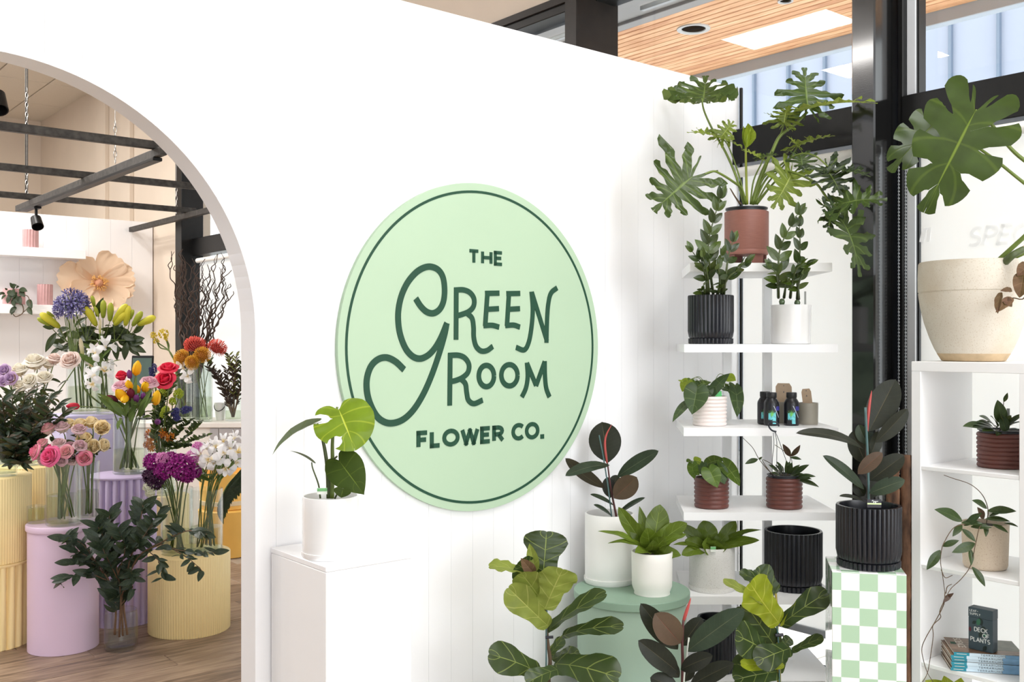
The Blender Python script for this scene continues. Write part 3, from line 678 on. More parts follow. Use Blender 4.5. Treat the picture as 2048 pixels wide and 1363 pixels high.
# ---------------------------------------------------------------- leaf materials
G = srgb
lm_sel = leafmat('selloum_leaf', G(56, 74, 36), G(106, 126, 64), G(106, 124, 62), .32, 7, .93, .12, veinamt=.5)
lm_sel2 = leafmat('selloum_young_leaf', G(112, 128, 50), G(164, 176, 90), G(134, 148, 66), .35, 7, .93, .2, veinamt=.5)
lm_seld = leafmat('selloum_dark_leaf', G(44, 58, 36), G(104, 122, 60), G(74, 90, 50), .32, 7, .93, .05, veinamt=.5)
lm_mon = leafmat('monstera_leaf', G(46, 62, 18), G(98, 116, 40), G(90, 108, 40), .55, 5, .96, .06, spec=.15, veinamt=.22)
lm_monb = leafmat('monstera_bright_leaf', G(104, 128, 28), G(196, 206, 70), G(120, 136, 60), .3, 5, .95, .2, veinamt=.35)
lm_mond = leafmat('monstera_dark_leaf', G(48, 66, 26), G(86, 104, 44), G(104, 118, 92), .3, 5, .95, .06, veinamt=.4)
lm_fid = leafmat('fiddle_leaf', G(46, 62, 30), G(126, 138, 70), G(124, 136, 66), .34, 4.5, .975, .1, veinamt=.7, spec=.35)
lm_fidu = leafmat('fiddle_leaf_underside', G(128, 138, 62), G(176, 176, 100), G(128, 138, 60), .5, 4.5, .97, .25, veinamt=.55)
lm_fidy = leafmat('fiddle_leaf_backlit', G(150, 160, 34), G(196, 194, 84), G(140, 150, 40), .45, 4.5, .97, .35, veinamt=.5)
lm_rub = leafmat('rubber_leaf', G(40, 42, 36), G(82, 76, 60), G(64, 56, 46), .42, 16, .9, .03, veinamt=.08, spec=.22)
lm_rubb = leafmat('rubber_leaf_bronze', G(82, 66, 54), G(110, 70, 58), G(72, 60, 48), .4, 18, .9, .05, veinamt=.15)
lm_rubg = leafmat('rubber_leaf_green', G(50, 62, 48), G(92, 98, 74), G(66, 60, 48), .36, 16, .9, .03, veinamt=.08, spec=.26)
lm_zz = leafmat('zz_leaf', G(62, 80, 28), G(92, 112, 52), G(88, 104, 56), .22, 3, .97, .1, veinamt=.1, spec=.45)
lm_zzd = leafmat('zz_dark_leaf', G(42, 57, 26), G(70, 90, 50), G(72, 88, 56), .22, 3, .97, .06, veinamt=.1, spec=.45)
lm_heart = leafmat('heartleaf', G(74, 98, 34), G(130, 150, 66), G(116, 138, 60), .3, 5, .93, .15, veinamt=.4)
lm_heartd = leafmat('heartleaf_dark', G(56, 76, 44), G(104, 122, 72), G(96, 114, 68), .34, 5, .93, .08, veinamt=.4)
lm_hearty = leafmat('heartleaf_young', G(136, 154, 44), G(176, 188, 84), G(140, 156, 60), .35, 5, .93, .25, veinamt=.3)
lm_bird = leafmat('rosette_leaf', G(86, 104, 30), G(132, 150, 70), G(102, 122, 46), .32, 6, .95, .18, veinamt=.3)
lm_hoya = leafmat('hoya_leaf', G(50, 66, 38), G(92, 108, 62), G(76, 88, 54), .32, 4, .95, .08, veinamt=.2)
lm_hoyab = leafmat('hoya_bronze_leaf', G(74, 52, 46), G(104, 76, 62), G(70, 54, 46), .4, 4, .95, .08, veinamt=.2)
lm_euc = leafmat('eucalypt_leaf', G(44, 58, 46), G(96, 108, 84), G(78, 94, 78), .4, 4, .95, .06, veinamt=.2)
lm_dry = leafmat('dried_leaf', G(110, 80, 62), G(140, 108, 84), G(120, 92, 74), .7, 5, .9, .1, veinamt=.3)
st_green = plain('green_stem', G(104, 122, 50), .45, .12, 20); st_dark = plain('dark_green_stem', G(72, 84, 44), .45, .15, 20); st_brown = plain('woody_stem', G(88, 70, 50), .7, .2, 40)
st_red = plain('wine_stem', G(84, 40, 40), .5, .15, 20); sheath_red = plain('red_sheath', G(176, 70, 66), .4, .12, 14); stake_m = plain('blue_green_stake', G(74, 104, 104), .5, .08, 14); stake_w = plain('pale_stake', G(206, 210, 200), .5, .05, 14); tie_m = plain('black_tie', (.02, .02, .03), .5, .1, 9)
tag_g = plain('green_care_tag', G(120, 186, 120), .4, .35, 60); tag_w = plain('white_care_tag', G(232, 236, 228), .4, .05, 60)
FAC, UP, DN = (0, -1, .15), (0, -.35, 1), (0, -.5, -1)
class Crop:                                         # reads positions off an enlarged piece of the photograph, at a real distance
    def __init__(s, x0, y0, k, d): s.x0, s.y0, s.k, s.d = x0, y0, k, d
    def __call__(s, x, y, dd=0): return P(s.x0+x*s.k, s.y0+y*s.k, s.d+dd)
    def w(s, px): return px*s.k*s.d/F
def L_(root, C, kind, mat, b, t, w, n=FAC, bend=.5, fold=.12, cup=0, rip=0, rk=4, db=0, dt=0, flat=None, label=None):
    return leaf(root, kind, C(*b, db), C(*t, dt), C.w(w), n, mat, bend, fold, cup, rip, rk, flat, label=label)
def S_(root, C, pts, r0, r1, mat=st_green, name='stem', label=None): return stem(root, [C(*p) for p in pts], r0, r1, mat, 7, name, 5, label)

# ---- monstera on the white plinth
C = Crop(500, 740, .4569, 3.06)
t = thing('potted_monstera', 'young monstera in a glossy white pot on the white box plinth', 'plant', ppos(661.5, 3.075, .8375))
saucer(t, .0895, .018, pot_white); pot_straight(t, .0865, .178, pot_white, .006, z0=.008, soilz=.05)
S_(t, C, [(345, 560), (338, 420), (318, 300), (294, 233)], .0075, .004, st_dark, 'petiole'); S_(t, C, [(358, 560), (362, 420), (362, 300), (382, 160, .01)], .008, .004, st_green, 'petiole')
S_(t, C, [(308, 560, -.02), (300, 500, -.02), (275, 430, -.02), (270, 402, -.02)], .003, .002, st_dark, 'petiole'); S_(t, C, [(352, 555), (352, 470), (362, 400), (380, 377, -.03)], .006, .003, st_dark, 'petiole'); S_(t, C, [(372, 560, -.02), (392, 520, -.05), (408, 518, -.075)], .003, .002, st_dark, 'petiole')
mflat = lobed_flat([(0, .06), (.25, -.16), (.62, -.17), (.92, .04), (1, .28), (.94, .5), (.72, .72), (.4, .9), (.12, .98), (0, 1)], 4, lambda r: 0, 0, 8, 6, tipw=0)
hflat = FLAT['heart']
mm = MON[:]; slit = lobed_flat(MON, 4, lambda r: .0, 0, 10, 6, seed=2, tipw=0)
def monstera_slit():                                 # one open slot on the right half only
    vs, fs, uv = lobed_flat([(0, .05), (.25, -.16), (.62, -.15), (.92, .05), (1, .30), (.93, .54), (.72, .76), (.4, .92), (.12, .985), (0, 1)], 3, lambda r: .0, 0, 12, 8, tipw=0)
    a, b, c = lobed_flat([(0, .05), (.25, -.16), (.62, -.15), (.92, .05), (1, .30), (.93, .54), (.72, .76), (.4, .92), (.12, .985), (0, 1)], 3, lambda r: .36*sstep(.36, .55, r)-.12*sstep(.8, 1, r), .03, 12, 8, tipw=.05)
    h = len(vs)//2; nf = len(fs)//2
    return vs[:h]+a[h:], fs, uv
L_(t, C, 'heart', lm_monb, (388, 170), (460, 352), 270, (.25, -1, .35), .5, .10, .1, .04, 3, 0, -.05, monstera_slit(), 'bright olive green leaf')
L_(t, C, 'heart', lm_mon, (382, 385), (500, 545), 165, (.1, -1, .3), .7, .12, .15, 0, 4, -.03, -.06)
L_(t, C, 'heart', lm_mond, (290, 230), (97, 372), 120, (.4, .35, .85), .75, .2, 0, .02, 3, 0, -.05); L_(t, C, 'heart', lm_mond, (274, 402), (174, 352), 66, (-.1, .1, 1), .4, .2, 0, 0, 4, -.02, -.04)
L_(t, C, 'heart', lm_mon, (408, 518), (399, 558), 75, FAC, .6, .1, 0, 0, 4, -.085, -.095)
label_tag(t, C(316, 532, -.052), .030, .012, .1, tag_w, band=tag_g)

# ---- rubber plant and rosette plant on the sage drum
C = Crop(960, 820, .3983, 3.97)
t = thing('potted_rubber_plant', 'rubber plant in a tall matt white pot with saucer on the sage drum', 'plant', ppos(1219, 3.97, .5415))
saucer(t, .102, .022, pot_matt); pot_straight(t, .098, .262, pot_matt, .007, z0=.012, soilz=.05)
S_(t, C, [(690, 560), (672, 470), (655, 380), (640, 265)], .005, .003, st_red); S_(t, C, [(664, 560, -.01), (645, 400, -.01), (620, 240, -.01), (598, 125, -.01)], .0028, .0028, stake_m, 'stake')
L_(t, C, 'rubber', lm_rub, (645, 262), (612, 58), 165, (-.1, -1, .1), -.3, .1, .08, 0, 4, .02, .03); L_(t, C, 'rubber', lm_rub, (628, 392), (428, 240), 85, (-.3, .5, .8), -.5, .2, 0, 0, 4, .02, .0)
L_(t, C, 'rubber', lm_rubg, (652, 275), (428, 330), 80, (-.2, -.6, .8), .6, .15, 0, .02, 3, -.02, -.10); L_(t, C, 'rubber', lm_rubg, (688, 335), (897, 203), 80, (.35, -.8, .75), .3, .2, 0, 0, 4, 0, -.05)
L_(t, C, 'rubber', lm_rubb, (672, 442), (788, 335), 110, (.1, -1, .25), -.3, .1, 0, 0, 4, -.02, -.06); L_(t, C, 'rubber', lm_rub, (655, 440), (640, 335), 70, FAC, .2, .1, 0, 0, 4, .02, .03); L_(t, C, 'rubber', lm_rub, (660, 400), (690, 325), 60, FAC, .2, .1, 0, 0, 4, .02, .04)
for b, e, w in (((672, 478), (553, 422), 40), ((662, 532), (570, 474), 40), ((690, 524), (830, 438), 40)): L_(t, C, 'rubber', lm_rubg, b, e, w, (0, -.5, .9), .4, .2, dt=-.03)
part('sheath', MB().tube([p-V(t.location) for p in cat_rom([C(638, 265, -.012), C(628, 190, -.012), (C(632, 130, -.012)), C(662, 70, -.01)], 5)], [.005*q for q in (.7, .8, .9, 1, 1, 1, 1, .95, .9, .85, .8, .7, .6, .45, .3, .1)], 7), sheath_red, t, 180, 'red leaf sheath')
def rosette(t, C, c, tips, mat):
    for i, (x, y, w, n, bend, dd) in enumerate(tips):
        L_(t, C, 'strap' if w > 60 else 'lance', mat, (c[0]+(x-c[0])*.06, c[1]+(i % 3)*6), (x, y), w*1.2, n, bend+.15, .14, 0, .10, 2.5, -.01 if y > c[1]-100 else .01, dd)
t = thing('potted_rosette_plant', 'leafy green rosette plant in a small round cream pot on the sage drum', 'plant', ppos(1304, 3.79, .5415))
pot_straight(t, .078, .160, pot_cream, .006, rb=.076, soilz=.018, bottom_round=.03)
rosette(t, Crop(960, 820, .3983, 3.79), (858, 705), [(695, 485, 62, (-.5, -.6, .5), .3, 0), (590, 607, 50, (-.2, -.3, 1), .7, -.02), (800, 480, 50, FAC, -.2, .05), (905, 472, 100, (.1, -1, .1), .15, .03), (640, 668, 38, (-.2, -.4, 1), .9, -.06), (778, 716, 60, (-.3, -.8, .7), .6, -.10), (1040, 566, 80, (.4, -.5, .8), .6, -.02), (1035, 625, 66, (.3, -.4, .9), .7, -.05), (950, 565, 56, (.2, -.8, .5), .3, 0), (760, 560, 70, (-.3, -.8, .5), .3, 0), (838, 590, 78, FAC, .4, -.04), (985, 590, 60, (.3, -.7, .7), .4, .02), (870, 650, 60, (0, -1, .6), .5, -.08), (930, 640, 66, (.3, -.8, .6), .5, -.05), (1010, 728, 60, (.4, -.6, .5), .9, .0)], lm_bird)
# ---- fiddle leaf fig by the sage drum
def floor_pot(t, r, h, mat): pot_straight(t, r, h, mat, .01, rb=r*.85, soilz=.03)
C = Crop(960, 820, .3983, 3.42)
t = thing('fiddle_leaf_fig', 'fiddle leaf fig in front of the sign wall, left of the sage drum', 'plant', ppos(1094, 3.42, 0))
floor_pot(t, .12, .26, pot_black)
stem(t, [ppos(1096, 3.42, .2)]+[C(*p) for p in ((345, 1330), (352, 1250), (338, 1150), (335, 1060), (325, 980), (300, 850))], .008, .004, st_brown, 7); stem(t, [ppos(1090, 3.41, .2)]+[C(332, 1290, -.01), C(333, 1100, -.01), C(336, 1000, -.01)], .003, .003, stake_m, 6, 'stake')
part('tie', MB().tube([C(328, 1140, -.015)-V(t.location), C(368, 1138, -.015)-V(t.location)], .005, 7), tie_m, t)
L_(t, C, 'fiddle', lm_fid, (318, 812), (335, 606), 232, (.15, -1, .25), .15, .06, .15, .10, 5, .03, .06)
L_(t, C, 'fiddle', lm_fidu, (270, 830), (44, 783), 120, (-.1, -.3, 1), .5, .15, 0, .12, 4, .0, -.02, label='yellow green underside showing')
L_(t, C, 'fiddle', lm_fidu, (325, 1000), (418, 795), 200, (.35, -1, .25), -.25, .1, .2, .12, 4, -.03, -.08, label='pale green underside showing'); L_(t, C, 'fiddle', lm_fidu, (322, 975), (205, 815), 150, (-.4, -1, .1), -.3, .15, .1, .12, 4, -.02, -.07)
L_(t, C, 'fiddle', lm_fidu, (345, 1085), (140, 888), 150, (-.5, -.6, .6), .35, .2, 0, .14, 4, -.02, -.08)
L_(t, C, 'fiddle', lm_fid, (340, 1110), (634, 918), 110, (-.3, -.6, .9), .5, .25, 0, .1, 4, -.01, -.06); L_(t, C, 'fiddle', lm_fid, (412, 1132), (720, 1086), 110, (.1, -.7, .9), .6, .15, 0, .08, 4, -.02, -.1); S_(t, C, [(345, 1200), (380, 1160), (414, 1130, -.02)], .003, .002)
L_(t, C, 'fiddle', lm_fid, (350, 1225), (418, 1142), 56, FAC, .3); L_(t, C, 'fiddle', lm_fid, (305, 1322), (42, 1222), 165, (-.15, -.9, .7), .55, .1, .1, .05, 4, -.02, -.12); L_(t, C, 'fiddle', lm_fid, (372, 1272), (700, 1345), 200, (.2, -.9, .7), .7, .1, .15, .06, 4, -.02, -.14)
L_(t, C, 'fiddle', lm_fid, (392, 1300), (236, 1370), 110, (0, -.7, .8), .6, .12, 0, .06, 4, -.06, -.14); L_(t, C, 'fiddle', lm_fid, (360, 1250), (500, 1215), 90, (0, -.6, .8), .4, .1, 0, .06, 4, .02, .06)
L_(t, C, 'ovate', lm_fidu, (278, 812), (248, 668), 62, (-.2, -1, .1), -.4, .3, 0, .05, 3, -.02, -.03); L_(t, C, 'fiddle', lm_fid, (300, 850), (185, 770), 150, (-.3, -1, .2), -.2, .2, 0, .06, 4, .0, -.02)
L_(t, C, 'ovate', lm_dry, (275, 825), (205, 742), 60, (-.2, -1, .3), -.4, .3, 0, .06, 3, -.04, -.06, label='brown papery bud sheath')
# ---- rubber plant at the bottom edge
C = Crop(1340, 1000, .2663, 3.30)
t = thing('potted_rubber_plant', 'dark rubber plant on the floor in front of the sage drum, lowest in view', 'plant', ppos(1368, 3.30, 0))
floor_pot(t, .11, .24, pot_matt)
stem(t, [ppos(1366, 3.3, .18), C(95, 1340), C(95, 1200), C(92, 1060), C(100, 900)], .007, .004, st_red, 7); stem(t, [ppos(1366, 3.285, .18), C(104, 1360, -.02), C(122, 1200, -.02), C(142, 1030, -.02)], .0032, .0032, stake_w, 6, 'stake')
L_(t, C, 'rubber', lm_rubb, (78, 1075), (-115, 848), 205, (-.15, -1, .35), .4, .12, 0, 0, 4, -.02, -.07, label='bronze brown leaf'); L_(t, C, 'rubber', lm_rub, (60, 1120), (-222, 772), 170, (-.35, -.8, .35), .3, .25, 0, 0, 4, .02, .0); L_(t, C, 'rubber', lm_rub, (62, 1290), (-240, 1050), 170, (-.3, -.9, .5), .35, .2, 0, 0, 4, .0, -.05)
L_(t, C, 'rubber', lm_rubg, (125, 1135), (562, 818), 185, (.15, -.9, .7), .35, .12, 0, 0, 4, -.02, -.08); L_(t, C, 'rubber', lm_rub, (80, 1270), (322, 1165), 130, (.1, -.9, .6), .4, .15, 0, 0, 4, -.03, -.10); L_(t, C, 'rubber', lm_rub, (150, 1390), (482, 1222), 140, (.3, -.8, .7), .4, .2, 0, 0, 4, -.02, -.08)
L_(t, C, 'rubber', lm_rub, (85, 1090), (240, 880), 150, (.1, -1, .3), .3, .15, 0, 0, 4, .04, .05); L_(t, C, 'rubber', lm_rub, (70, 1330), (-60, 1180), 110, (-.2, -1, .3), .3); L_(t, C, 'rubber', lm_rub, (110, 1360), (160, 1220), 100, FAC, .3, .1, 0, 0, 4, .02, .02); L_(t, C, 'rubber', lm_rub, (60, 1420), (-150, 1330), 150, (-.2, -.8, .6), .4)
part('sheath', MB().tube([p-V(t.location) for p in cat_rom([C(100, 910, .01), C(122, 840, .01), C(142, 780, .01), C(158, 730, .01)], 4)], [.0058*q for q in (.8, .9, 1, 1, 1, .95, .9, .8, .7, .6, .45, .3, .08)], 7), sheath_red, t, 180, 'red leaf sheath')
# ---- fiddle leaf fig by the checkerboard plinth
C = Crop(1340, 1000, .2663, 3.45)
t = thing('fiddle_leaf_fig', 'fiddle leaf fig with backlit leaves in front of the corner shelves', 'plant', ppos(1556, 3.45, 0))
floor_pot(t, .115, .25, pot_matt)
stem(t, [ppos(1556, 3.45, .2), C(818, 1360), C(815, 1200), C(802, 1050), C(805, 920), C(795, 700)], .008, .004, plain('yellow_bark', G(150, 136, 60), .6, .25, 40), 7); stem(t, [ppos(1560, 3.435, .2), C(818, 1150, -.015), C(800, 910, -.015)], .003, .003, stake_m, 6, 'stake'); part('tie', MB().tube([C(790, 1012, -.02)-V(t.location), C(850, 1010, -.02)-V(t.location)], .006, 7), tie_m, t)
L_(t, C, 'fiddle', lm_fid, (800, 700), (640, 515), 210, (-.2, -1, .4), .4, .1, .1, .12, 5, .03, .05); L_(t, C, 'fiddle', lm_fid, (790, 690), (520, 545), 110, (-.2, -.7, .8), .6, .2, 0, .16, 5, .02, -.02)
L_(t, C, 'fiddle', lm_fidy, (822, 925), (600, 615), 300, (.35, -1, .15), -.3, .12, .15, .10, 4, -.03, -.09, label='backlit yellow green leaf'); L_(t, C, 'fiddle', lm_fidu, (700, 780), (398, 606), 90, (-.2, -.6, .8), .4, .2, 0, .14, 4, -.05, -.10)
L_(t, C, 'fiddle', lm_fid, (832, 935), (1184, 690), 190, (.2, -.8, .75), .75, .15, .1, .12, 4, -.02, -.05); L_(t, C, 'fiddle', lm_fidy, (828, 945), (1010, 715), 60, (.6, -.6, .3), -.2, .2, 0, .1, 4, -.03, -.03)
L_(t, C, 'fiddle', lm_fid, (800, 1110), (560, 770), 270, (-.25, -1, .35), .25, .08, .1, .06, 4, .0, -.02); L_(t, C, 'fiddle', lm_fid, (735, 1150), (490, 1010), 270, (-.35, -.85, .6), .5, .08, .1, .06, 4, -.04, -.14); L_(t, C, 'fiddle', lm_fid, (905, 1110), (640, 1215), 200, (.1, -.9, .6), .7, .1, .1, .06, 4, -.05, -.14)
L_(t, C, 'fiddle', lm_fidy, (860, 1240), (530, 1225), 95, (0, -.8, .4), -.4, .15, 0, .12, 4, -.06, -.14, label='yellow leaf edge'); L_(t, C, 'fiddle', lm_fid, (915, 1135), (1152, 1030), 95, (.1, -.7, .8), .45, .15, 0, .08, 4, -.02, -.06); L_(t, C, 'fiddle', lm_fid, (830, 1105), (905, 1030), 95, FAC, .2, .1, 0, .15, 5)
L_(t, C, 'fiddle', lm_fid, (815, 1285), (480, 1350), 220, (-.1, -.9, .6), .6, .1, .1, .06, 4, .0, -.06); L_(t, C, 'fiddle', lm_fid, (800, 1230), (470, 1260), 200, (-.1, -.9, .5), .6, .1, .1, .06, 4, .04, .05); L_(t, C, 'fiddle', lm_fid, (830, 1300), (870, 1100), 90, (.5, -.8, .1), .2, .1, 0, .06, 4, .02, .03); L_(t, C, 'fiddle', lm_fid, (760, 1000), (480, 830), 150, (-.2, -1, .3), .3, .1, 0, .06, 4, .05, .06)

# ---- top shelf: philodendron
C = Crop(1240, 110, .33, 4.13)
t = thing('potted_split_leaf_philodendron', 'large split leaf philodendron in a terracotta pot on the top corner shelf', 'plant', ppos(1493, 4.13, 1.811))
ft = MB()
for k in range(4): a = k*pi/2+.35; ft.add([(r*cos(a+s), r*sin(a+s), z) for z in (0, .046) for r in (.078, .083) for s in (-.38*(1 if z else .8), .38*(1 if z else .8))], [(0, 1, 3, 2), (4, 6, 7, 5), (0, 4, 5, 1), (2, 3, 7, 6), (0, 2, 6, 4), (1, 5, 7, 3)])
part('stand', ft, plain('terracotta_stand', srgb(120, 74, 64), .5, .06, 20), t)
part('pot', MB().lathe([(.07, .044), (.086, .045), (.0875, .048), (.0875, .062), (.0868, .0635), (.088, .066), (.090, .07), (.090, .222), (.086, .224), (.083, .222), (.082, .19), (0, .19)], 56), terra, t, 40)
part('liner', MB().lathe([(.081, .215), (.081, .232), (.086, .233), (.086, .239), (.079, .239), (.078, .2)], 48), black_plastic, t, 40); soil(t, .0785, .225)
def pet(pts, r0=.006, r1=.004, m=st_green): S_(t, C, pts, r0, r1, m, 'petiole')
sel = lambda m, b, tip, w, n, k, bend=.4, fold=.1, cup=.05, rip=.10, db=0, dt=0, lab=None: L_(t, C, 'selloum', m, b, tip, w, n, bend, fold, cup, rip, 6, db, dt, FLAT['selloum%d' % k], lab)
bc = (765, 905)
pet([bc, (735, 810, -.03), (690, 770, -.08), (610, 720, -.12), (560, 705, -.14), (480, 735, -.15)]); sel(lm_sel, (440, 735), (200, 945), 600, (-.1, -1, .12), 0, .25, .05, .03, .07, -.16, -.20)
pet([(752, 905), (705, 740), (640, 590), (560, 450), (510, 340), (495, 262)], .006, .0035); sel(lm_sel, (503, 285), (520, 125), 560, (-.05, -.3, 1), 1, -.4, .25, 0, .16, 0, .24)
pet([(800, 905), (850, 740), (920, 590), (970, 490), (1060, 420), (1135, 345)], .0085, .006); sel(lm_sel, (1140, 318), (1120, 75), 460, (.05, -.9, .15), 2, -.3, .1, .05, .10, .0, .06); sel(lm_sel2, (1130, 330), (1560, 295), 300, (.05, -.42, .9), 3, .35, .2, 0, .14, -.04, -.30)
pet([(810, 905), (880, 760), (980, 660), (1090, 600, -.08), (1180, 610, -.14), (1260, 675, -.2)], .005, .003); sel(lm_seld, (1250, 690), (1340, 850), 380, (.1, -1, .2), 1, .5, .1, .1, .1, -.2, -.24); sel(lm_seld, (1300, 700), (1520, 740), 240, (.1, -.4, .7), 4, .5, .2, 0, .12, -.2, -.26)
pet([(800, 905), (870, 740), (960, 700), (1080, 720, -.08), (1190, 780, -.14), (1250, 860, -.2), (1310, 920, -.22)], .0065, .0045); sel(lm_sel, (1335, 985), (1450, 1345), 400, (.45, -.9, .25), 2, .6, .15, .05, .08, -.22, -.32); sel(lm_sel, (1330, 905), (1620, 880), 380, (.2, -.8, .6), 0, .6, .2, 0, .12, -.24, -.32); sel(lm_seld, (1300, 910), (1255, 1075), 200, (.1, -1, .1), 3, .4, .15, 0, .1, -.22, -.24)
pet([(755, 905), (730, 760), (660, 560), (615, 500)], .004, .0025); sel(lm_sel2, (615, 500), (405, 470), 230, (-.1, -.5, .9), 1, .4, .2, 0, .14, -.03, -.06); sel(lm_sel2, (610, 500), (690, 400), 180, (.1, -.8, .3), 3, .2, .2, 0, .1, -.03, -.03)
pet([(830, 905), (920, 790), (1000, 715), (1040, 710)], .004, .0025); sel(lm_sel2, (1040, 720), (920, 930), 330, (.1, -1, .1), 4, .5, .1, .08, .06, -.04, -.08, 'yellowing leaf')
pet([(820, 905), (900, 770), (1010, 650), (1080, 550)], .004, .003); sel(lm_sel2, (1080, 550), (1305, 490), 180, (0, -.4, 1), 2, .4, .2, 0, .12, -.02, -.04); sel(lm_sel2, (1078, 552), (1010, 490), 90, (-.1, -.6, .8), 1, .3, .2, 0, .12, -.02, -.04)
pet([(790, 905), (810, 760), (860, 650), (860, 620)], .004, .0025); sel(lm_sel2, (850, 625), (735, 575), 100, (0, -.6, .8), 0, .4, .2, 0, .12, -.05, -.07); sel(lm_sel, (860, 620), (960, 605), 100, (0, -.5, .8), 4, .4, .2, 0, .12, -.05, -.07)
pet([(812, 900), (900, 640), (965, 500), (995, 420)], .004, .003); sel(lm_sel2, (995, 415), (1010, 310), 260, (0, -.6, .7), 3, -.4, .25, 0, .14, -.03, -.05); sel(lm_sel2, (990, 410), (870, 350), 100, (0, -.5, .9), 1, .4, .2, 0, .1, -.03, -.04)
pet([(1080, 600), (1095, 615), (1110, 660)], .0025, .002); sel(lm_sel, (1095, 615), (1110, 710), 220, (.1, -1, .2), 2, .3, .1, 0, .1, -.03, -.05)
pet([(770, 905), (765, 740), (762, 560), (768, 430)], .006, .004, plain('bright_petiole', G(136, 146, 44), .4, .08, 14)); L_(t, C, 'lance', lm_hearty, (768, 560), (775, 412), 80, (.2, -1, .1), -.2, 1.1, 0, .12, 4, -.01, -.02, label='tightly furled new leaf')
for k in range(3): L_(t, C, 'lance', lm_hearty, (760+k*6, 560), (748+k*26, 428), 34, (.3-.3*k, -1, 0), -.5, .6, 0, .1, 4, -.015, -.03)
pet([(735, 905), (700, 860), (670, 810)], .003, .002, st_brown); pet([(725, 905), (690, 850), (665, 805)], .002, .0015, st_brown); pet([(820, 905), (880, 830), (960, 740)], .004, .002)

# ---- zz plants on the second shelf
zz_leaf = [unit_leaf('ovate', .46, .35, .12, m, False) for m in (lm_zz, lm_zzd)]
def zz(t, C, stems_):
    for si, (pts, n0, n1, ln, ph, dd) in enumerate(stems_):
        q = cat_rom([C(p[0], p[1], dd*(i/(len(pts)-1))-.175*min(1, max(0, (775-p[1])/150))) for i, p in enumerate(pts)], 8)
        part('stem', MB().tube([p-V(t.location) for p in q], [.0065*(1-.75*i/(len(q)-1)) for i in range(len(q))], 7), st_dark, t, 180)
        m = len(q)-1
        n0 = max(2, round(n0*.85))
        for k in range(n0):
            f = n1+(1-n1)*k/(n0-1); i = min(m-1, int(f*m)); p = q[i].lerp(q[i+1], f*m-i); tg = (q[i+1]-q[i]).normalized()
            for sd in (-1, 1):
                a = ph+(k % 2)*.35; lat = V((cos(a)*sd, sin(a)*sd, 0)); lat = (lat-tg*lat.dot(tg)).normalized()
                dr = (lat*(1.1-.6*f)+tg*(.42+.6*f)).normalized(); ll = C.w(ln)*1.28*(1-.30*abs(f-.5)*2*(1 if f > .5 else .4))
                nn = tg.cross(lat)*sd; nn = V((0, -1, .3)) if abs(dr.y) < .5 else V((.6*sd, -.3, .8))
                qleaf(t, zz_leaf[(si+k) % 2 if dd <= 0 else 1], p, p+dr*ll, nn+tg*-.3)
            if k == n0-1: qleaf(t, zz_leaf[0], p, p+(tg+V((.15, 0, 0))).normalized()*C.w(ln), (0, -1, .2))
C = Crop(1320, 380, .2787, 4.05)
t = thing('potted_zz_plant', 'zz plant in a black ribbed pot on the second corner shelf', 'plant', ppos(1421.5, 4.05, 1.488)); pot_ribbed(t, .0925, .197, 34, .012)
zz(t, C, [([(385, 770), (358, 560), (352, 350), (430, 60)], 9, .32, 105, .25, -.01), ([(340, 770), (330, 640), (300, 540), (232, 440)], 5, .35, 85, .4, -.03), ([(455, 770), (472, 620), (490, 480), (520, 370)], 5, .35, 90, .2, .02), ([(430, 770), (480, 640), (560, 570), (610, 520)], 5, .35, 90, .7, -.02), ([(350, 770), (345, 650), (330, 560), (310, 480)], 4, .35, 80, 1.2, -.05), ([(410, 770), (430, 660), (420, 560), (440, 470)], 4, .3, 85, .9, -.04), ([(320, 770), (300, 720)], 2, .5, 70, .3, 0), ([(400, 770), (425, 700)], 2, .5, 70, .3, -.03)])
t = thing('potted_zz_plant', 'zz plant in a glossy white pot on the second corner shelf', 'plant', ppos(1581.5, 4.045, 1.488))
pot_straight(t, .0805, .158, pot_white, .006, z0=0, soilz=.003, rb=.079); part('base_ring', MB().lathe([(.072, 0), (.0775, .001), (.0775, .024), (.076, .025), (.07, .024)], 48), pot_white, t, 40)
zz(t, C, [([(850, 770), (850, 600), (868, 400), (985, 175)], 8, .25, 100, .2, 0), ([(995, 780), (985, 600), (1005, 420), (1000, 260)], 6, .3, 88, .5, .02), ([(935, 770), (950, 650), (985, 560), (1050, 530)], 5, .3, 85, .5, -.03), ([(850, 770), (845, 680), (835, 600), (800, 560)], 4, .3, 85, .3, -.03), ([(985, 780), (990, 700), (1005, 640), (1030, 600)], 3, .3, 75, .6, -.04), ([(890, 770), (900, 700), (905, 660)], 2, .5, 70, .3, -.03)])
for x, y in ((875, 800), (985, 808)): part('tuber', MB().lathe([(0, -.014), (.009, -.012), (.0125, 0), (.009, .010), (0, .013)], 14), plain('tuber_skin', G(84, 104, 70), .25, .25, 40, coat=.5), t, 180, M=Matrix.Translation(C(x, y, -.045)-V(t.location)))
label_tag(t, C(1042, 790, -.03), .008, .036, .2, plain('grey_plastic_tag', G(160, 162, 158), .5, .05, 30), tilt=0)

